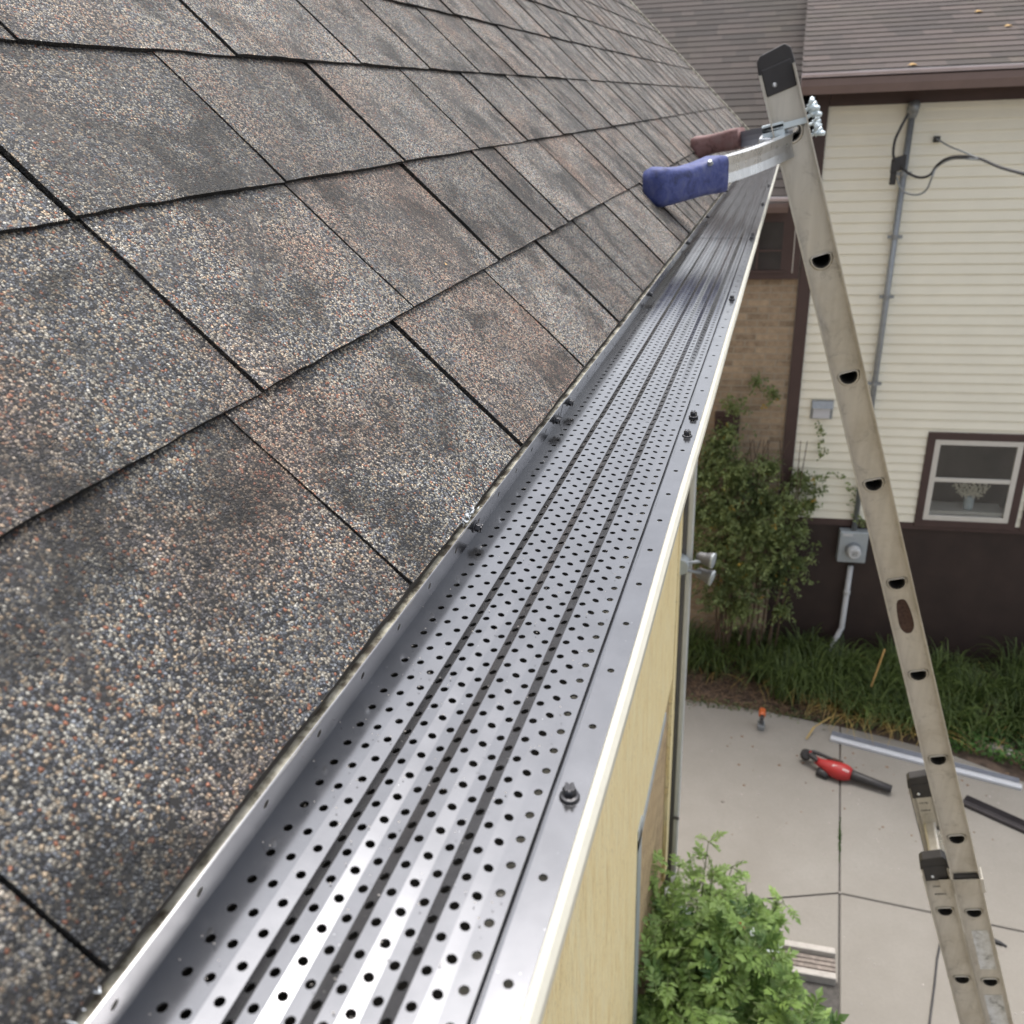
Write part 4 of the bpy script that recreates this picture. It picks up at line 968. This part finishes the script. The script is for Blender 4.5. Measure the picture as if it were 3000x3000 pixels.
def grit(n, fn, size, name, label, seed, mat='palewood'):
    rr = random.Random(seed); mb = MB()
    for _ in range(n):
        p = V(fn(rr)); r = size * rr.uniform(.4, 1.3); a = rr.uniform(0, 6)
        q = [p + V((math.cos(a + t) * r, math.sin(a + t) * r * rr.uniform(.5, 1), 0)) for t in (0, 1.5, 3, 4.5)]; k = len(mb.v)
        mb.v += [tuple(x) for x in q] + [tuple(p + V((0, 0, r * .6)))]
        for i in range(4): mb.face([k + i, k + (i + 1) % 4, k + 4])
    tag(mb.build(name, M[mat]), label, 'debris', kind='stuff')
grit(420, lambda r: (r.uniform(-.188, -.08), abs(r.gauss(.2, .7)) + .1, ZG + .0016), .0005, 'grit', 'fine pale grit specks scattered on the leaf guard', 41)
grit(260, lambda r: (r.uniform(-.3, 4.5), r.uniform(4.2, 7.6), GZ + .001), .011, 'patio_debris', 'small pale bits of debris scattered on the concrete', 42)
grit(70, lambda r: (r.uniform(-.3, 4.5), 7.75 - abs(r.gauss(0, .8)), GZ + .001), .016, 'dry_leaf_bits', 'small dark dry leaf bits scattered on the concrete', 43, 'litter')
# ================================================================== PLANTS
def rnd_dir(rr, zbias=0.):
    while True:
        d = V((rr.uniform(-1, 1), rr.uniform(-1, 1), rr.uniform(-1, 1) + zbias))
        if .1 < d.length < 1.6: return d.normalized()
# climbing vine on the brick corner: lobes defined on the wall
vine = thing('climbing_vine', 'tall dark green climbing vine with yellow leaves covering the brick wall corner', 'vine', npt(-.2, -.4, GZ))
rr = random.Random(4)
lobes = []   # (px, py, depth_offset, radius, density)
for x, y, d, r, n in [(2105, 1330, .35, .22, 420), (2060, 1400, .4, .22, 420), (2170, 1400, .42, .25, 520), (2240, 1470, .4, .24, 480), (2110, 1500, .5, .28, 620), (2200, 1560, .5, .30, 700), (2280, 1580, .42, .24, 460), (2080, 1620, .5, .26, 520),
                      (2180, 1690, .5, .28, 560), (2270, 1680, .42, .22, 380), (2330, 1490, .3, .15, 170), (2330, 1650, .3, .16, 150), (2130, 1270, .3, .12, 120), (2170, 1780, .5, .22, 240), (2100, 1740, .5, .2, 220), (2040, 1500, .4, .2, 320), (2260, 1370, .35, .13, 120), (2150, 1190, .22, .09, 60), (2260, 1160, .2, .07, 40),
                      (2345, 1410, .2, .12, 130), (2385, 1425, .15, .09, 80), (2370, 1480, .15, .08, 60), (2215, 1115, .18, .05, 25), (2290, 1790, .4, .13, 60), (2340, 1560, .2, .10, 60)]:
    a, z = wpt(x, y, -d); lobes.append((a, -d, z, r, n))
mb = MB()
for a, d, z, r, n in lobes:
    for _ in range(int(n * 1.5)):
        q = rnd_dir(rr) * r * min(1.9, abs(rr.gauss(0, .72))); q.y *= .7
        if noise.noise(V((a + q.x, z + q.z, q.y)) * 7) < -.25: continue
        p = npt(a + q.x, d + q.y, z + q.z); main = rnd_dir(rr, -.2)
        t = rr.random() * 2; mb.cur = (min(.9, max(0, .42 + .6 * noise.noise(p * 3.0) + rr.uniform(-.2, .3))) if t > .035 else 1.0, 0, 0)
        for k in range(3):
            s_ = main.orthogonal().normalized(); mb.leaf(p + main * .02 * k, (main + s_ * (.8 if k % 2 else -.8)).normalized(), rnd_dir(rr, .8), rr.uniform(.035, .065), rr.uniform(.009, .015))
# hanging tendrils over the siding
for pth in ([(2350, 1400), (2400, 1392), (2440, 1390), (2478, 1400), (2495, 1440), (2500, 1490), (2515, 1520)], [(2400, 1235), (2408, 1260), (2405, 1290), (2418, 1320), (2402, 1338)], [(2340, 1590), (2380, 1600), (2410, 1595)], [(2300, 1650), (2350, 1700), (2385, 1700)], [(2160, 1180), (2220, 1140), (2270, 1130)], [(2500, 1515), (2530, 1530), (2545, 1535)]):
    P = [npt(wpt(x, y, -.08)[0], -.08, wpt(x, y, -.08)[1]) for x, y in pth]
    for i in range(len(P) - 1):
        for k in range(14):
            p = P[i].lerp(P[i + 1], rr.random()) + rnd_dir(rr) * .035; mb.cur = (rr.uniform(.3, .9), 0, 0); mb.leaf(p, rnd_dir(rr, -.5), -EY + rnd_dir(rr) * .6, rr.uniform(.03, .055), .012)
mb.build('foliage', M['leaf_vine'], vine)
mb = MB()
for i in range(16):
    a = rr.uniform(-.55, .25); b_ = npt(a, -.3, GZ); c_ = npt(a + rr.uniform(-.15, .2), -.35, -4.4 + rr.uniform(-.3, .5)); e_ = npt(a + rr.uniform(-.3, .3), -.3, -3.2)
    mb.tube([b_, b_.lerp(c_, .5) + V((rr.uniform(-.05, .05), rr.uniform(-.05, .05), 0)), c_, e_], [.014, .011, .008, .004], 6)
mb.build('stem', M['wood_stem'], vine)
# daylily band: long arching leaves
def blade(mb, p, az, h, reach, w0, seg=6, col=.5):
    mb.cur = (col, 0, 0); d = V((math.cos(az), math.sin(az), 0)); s = V((-d.y, d.x, 0)); prev = None
    for i in range(seg + 1):
        t = i / seg; q = p + d * reach * t ** 1.3 + EZ * h * (math.sin(min(1.0, t * 1.15) * math.pi * .62) if t < 1 else .72); w_ = w0 * (1 - t * .85)
        a, b = q - s * w_, q + s * w_
        if prev: mb.quad(prev[0], prev[1], b, a)
        prev = (a, b)
def clump(mb, c, n, h, reach, rr, old=.06):
    for _ in range(n):
        p = c + V((rr.gauss(0, .05), rr.gauss(0, .05), 0)); dry = rr.random() < old
        blade(mb, p, rr.uniform(0, 2 * math.pi), (h * rr.uniform(.6, 1.15)) * (.5 if dry else 1), reach * rr.uniform(.5, 1.2), rr.uniform(.006, .011), col=1.0 if dry else rr.uniform(.1, .85))
rr = random.Random(12)
front = [(2240, 1960), (2300, 1990), (2340, 2020), (2385, 2040), (2430, 2065), (2480, 2085), (2530, 2100), (2580, 2105), (2620, 2120), (2680, 2140), (2720, 2150)]
cl_spots = []
for x, y in front: p = gp(x, y, GZ); cl_spots.append((p.x, p.y, .32, .42, 80, .38))
for i in range(70):
    x = rr.uniform(-.9, 4.2); y = rr.uniform(8.35, 9.05) + x * .04
    if x < .35 and y < 8.65: continue
    cl_spots.append((x, y, rr.uniform(.35, .52), rr.uniform(.35, .5), 60, .05))
for i in range(16):
    x = rr.uniform(1.6, 4.0); y = rr.uniform(8.1, 8.5); cl_spots.append((x, y, .36, .4, 45, .08))
bed = MB()
for i, (x, y, h, rc_, n, old) in enumerate(cl_spots[11:]): clump(bed, V((x, y, GZ - .02)), int(n * 1.3), h, rc_, rr, old)
tag(bed.build('daylily_bed', M['leaf_lily']), 'dense green strappy daylily leaves filling the bed under the brown wall', 'ground cover', kind='stuff')
names = ['leftmost daylily clump on the litter behind the drill', 'daylily clump between the drill and the leaf blower', 'daylily clump just behind the leaf blower handle', 'spreading yellowed daylily clump over the end of the white strip', 'tan tipped daylily clump left of the ladder rail']
for q, lb in enumerate(names):
    mb = MB()
    for (x, y, h, rc_, n, old) in (cl_spots[:11][q * 2:q * 2 + 2] + (cl_spots[10:11] if q == 4 else [])): clump(mb, V((x, y, GZ - .02)), n, h, rc_, rr, old)
    tag(mb.build('daylily_clump', M['leaf_lily']), lb, 'plant', 'yellowing daylily clumps along the concrete edge')
# yellow long leaf lying out over the slab
mb = MB(); a, b, c_ = gp(2362, 2165, GZ + .02), gp(2385, 2130, GZ + .06), gp(2435, 2100, GZ + .15); mb.cur = (1.0, 0, 0)
P = [a, b, c_]
for i in range(2): mb.quad(P[i] - V((.008, 0, 0)), P[i] + V((.008, 0, 0)), P[i + 1] + V((.012, 0, 0)), P[i + 1] - V((.012, 0, 0)))
tag(mb.build('dry_leaf_blade', M['leaf_lily']), 'long yellowed daylily leaf lying out onto the concrete behind the leaf blower', 'leaf')
# stake
mb = MB(); mb.tube([at_y(2553, 2010, 8.3), at_y(2592, 1903, 8.3)], .009, 8); tag(mb.build('garden_stake', M['yellowleaf']), 'thin yellowish stake leaning among the daylilies', 'stake')
# low leafy ground cover at the right
mb = MB()
for _ in range(5200):
    x = rr.uniform(1.55, 4.4); y = rr.uniform(7.65, 8.5) - .05 * (x - 1.55)
    lim = fr[1].y + (x - fr[1].x) * (fr[-1].y - fr[1].y) / (fr[-1].x - fr[1].x)
    if y < lim + .16: continue
    p = V((x, y, GZ + rr.uniform(0, .13) + .05 * noise.noise(V((x * 5, y * 5, 0))))); mb.cur = (min(.9, max(0, .4 + .6 * noise.noise(V((x * 4, y * 4, 7))) + rr.uniform(-.2, .2))), 0, 0)
    mb.leaf(p, rnd_dir(rr, .1), V((rr.uniform(-.4, .4), rr.uniform(-.6, .2), 1)), rr.uniform(.03, .055), rr.uniform(.012, .02))
tag(mb.build('ground_cover', M['leaf_ivy']), 'low bright green leafy ground cover at the right end of the bed', 'ground cover', kind='stuff')
mb = MB()
for _ in range(2600):
    x = rr.uniform(-1.6, 1.7); y = rr.uniform(8.1, 8.7); p = V((x, y, GZ + .0 + rr.uniform(0, .05))); d = rnd_dir(rr)
    d.z *= .3; mb.tube([p, p + d * rr.uniform(.03, .12)], .0022, 3, False)
tag(mb.build('leaf_litter', M['litter']), 'dry brown stalks and litter on the soil behind the drill', 'litter', kind='stuff')
mb = MB()
for _ in range(900):
    x = rr.uniform(-1.6, 1.3); y = 8.14 + rr.gauss(0, .05); p = V((x, y, GZ + .0)); mb.cur = (rr.uniform(0, .5), 0, 0); mb.leaf(p, rnd_dir(rr, .3), EZ, rr.uniform(.02, .04), .01)
tag(mb.build('moss_edge', M['leaf_vine']), 'dark weedy moss along the far edge of the concrete', 'weeds', kind='stuff')
mb = MB()
for _ in range(120):
    y = gp(2464, 2455).y + rr.gauss(0, .1); p = V((jx(y) + rr.gauss(0, .006), y, GZ - .01)); mb.cur = (rr.uniform(.2, .8), 0, 0); mb.leaf(p, V((rr.uniform(-.4, .4), rr.uniform(-.4, .4), 1)), YV, .025, .005)
tag(mb.build('crack_weeds', M['leaf_ivy']), 'small green weeds growing in the slab joint', 'weeds', kind='stuff')

# tomato plants next to the wall
tp_ = thing('tomato_plant', 'bushy green tomato plant growing beside the near house wall with white ties', 'plant', (0.1, 4.3, GZ))
rr = random.Random(31); leaves = MB(); stems = MB()
def compound(p, d, L, tone):
    d = V(d).normalized(); s = d.cross(EZ); s = s.normalized() if s.length > .05 else V((1, 0, 0)); nrm = (s.cross(d) + rnd_dir(rr) * .3).normalized()
    stems.tube([p, p + d * L * .5, p + d * L - EZ * L * .18], [.003, .0022, .001], 4, False)
    for i in range(4):
        t = .3 + .2 * i; q = p + d * L * t - EZ * L * .15 * t * t
        for sg in (-1, 1):
            leaves.cur = (min(.9, max(0, tone + rr.uniform(-.15, .15))), 0, 0)
            leaves.leaf(q, d * .5 + s * sg + rnd_dir(rr) * .25, nrm, L * rr.uniform(.30, .46), L * .085, .35)
            if i in (1, 2): leaves.leaf(q + d * .008, d * .9 + s * sg * .6 + rnd_dir(rr) * .3, nrm, L * .25, L * .07, .2)
    leaves.leaf(p + d * L * .95 - EZ * L * .15, d - EZ * .3, nrm, L * .5, L * .14, .2)
def tomato_stem(px, py, Y, base):
    top = at_y(px, py, Y); b = V(base); mid = b.lerp(top, .5) + V((rr.uniform(-.08, .08), rr.uniform(-.08, .08), 0)); P = curve_pts(b, mid * 2 - (b + top) * .5, top, 14)
    stems.tube(P, [.010 - .0075 * i / 14 for i in range(15)], 6)
    for i in range(3, 15):
        for _ in range(4 if i < 12 else 3):
            p = P[i] + rnd_dir(rr) * .01; d = rnd_dir(rr, .25); L = rr.uniform(.10, .21) * (1.0 - .35 * (i / 14)); t = rr.random()
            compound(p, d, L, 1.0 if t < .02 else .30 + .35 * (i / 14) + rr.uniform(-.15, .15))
for px, py, Y in [(2075, 2470, 4.55), (1985, 2545, 4.4), (2145, 2540, 4.6), (2030, 2560, 4.3), (1900, 2500, 4.3), (2185, 2590, 4.5), (2110, 2620, 4.25), (2210, 2680, 4.35), (2255, 2730, 4.4), (2295, 2640, 4.5), (2160, 2700, 4.1), (1960, 2650, 4.1), (1915, 2700, 4.0), (2050, 2700, 4.0),
                  (2260, 2800, 4.1), (2320, 2860, 4.1), (2200, 2830, 3.95), (2110, 2800, 3.85), (2020, 2820, 3.8), (1930, 2830, 3.75), (2350, 2950, 3.9), (2270, 2930, 3.8), (2170, 2920, 3.7), (2070, 2940, 3.65), (1970, 2950, 3.6), (2390, 3010, 3.85), (2300, 3030, 3.7), (2200, 3040, 3.6), (2090, 3060, 3.5), (1910, 2930, 3.7), (2150, 2640, 4.3), (2090, 2560, 4.4)]:
    t = at_y(px, py, Y); tomato_stem(px, py, Y, (t.x * .6 + .02 + rr.uniform(-.1, .1), t.y + rr.uniform(-.1, .25), GZ))
for _ in range(480):
    x = rr.uniform(1890, 2400); y = rr.uniform(2680, 3050)
    if x > 2180 + (y - 2600) * .55: continue
    Y = 4.15 - (y - 2700) / 350 * .6 + rr.uniform(-.25, .15); p = at_y(x, y, Y)
    if p.x < -.44: continue
    compound(p, rnd_dir(rr, .2), rr.uniform(.10, .19), .1 + .65 * rr.random() + .2 * noise.noise(p * 5))
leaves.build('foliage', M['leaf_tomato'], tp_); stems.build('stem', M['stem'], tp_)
for x, y, Y in ((2172, 2715, 4.1), (2130, 2740, 4.1)):
    mb = MB(); p = at_y(x, y, Y); mb.loft([ringp(p + EZ * h, r, r, EZ + V((.01, 0, 0)), 12) for h, r in ((-.022, .006), (-.015, .02), (0, .026), (.015, .02), (.022, .006))]); mb.build('tomato_fruit', M['tomato'], tp_, smooth=True)
for x, y, Y in ((1965, 2590, 4.3), (1978, 2650, 4.2), (2010, 2650, 4.2), (2200, 2755, 4.05), (2272, 2785, 4.05), (2322, 2975, 3.9), (2355, 2992, 3.9), (1985, 2620, 4.2)):
    mb = MB(); p = at_y(x, y, Y); 
    for k in range(3): d = rnd_dir(rr); mb.leaf(p + d * .01, d, rnd_dir(rr, 1), rr.uniform(.06, .09), .018, .5)
    mb.build('cloth_tie', M['paper'], tp_)
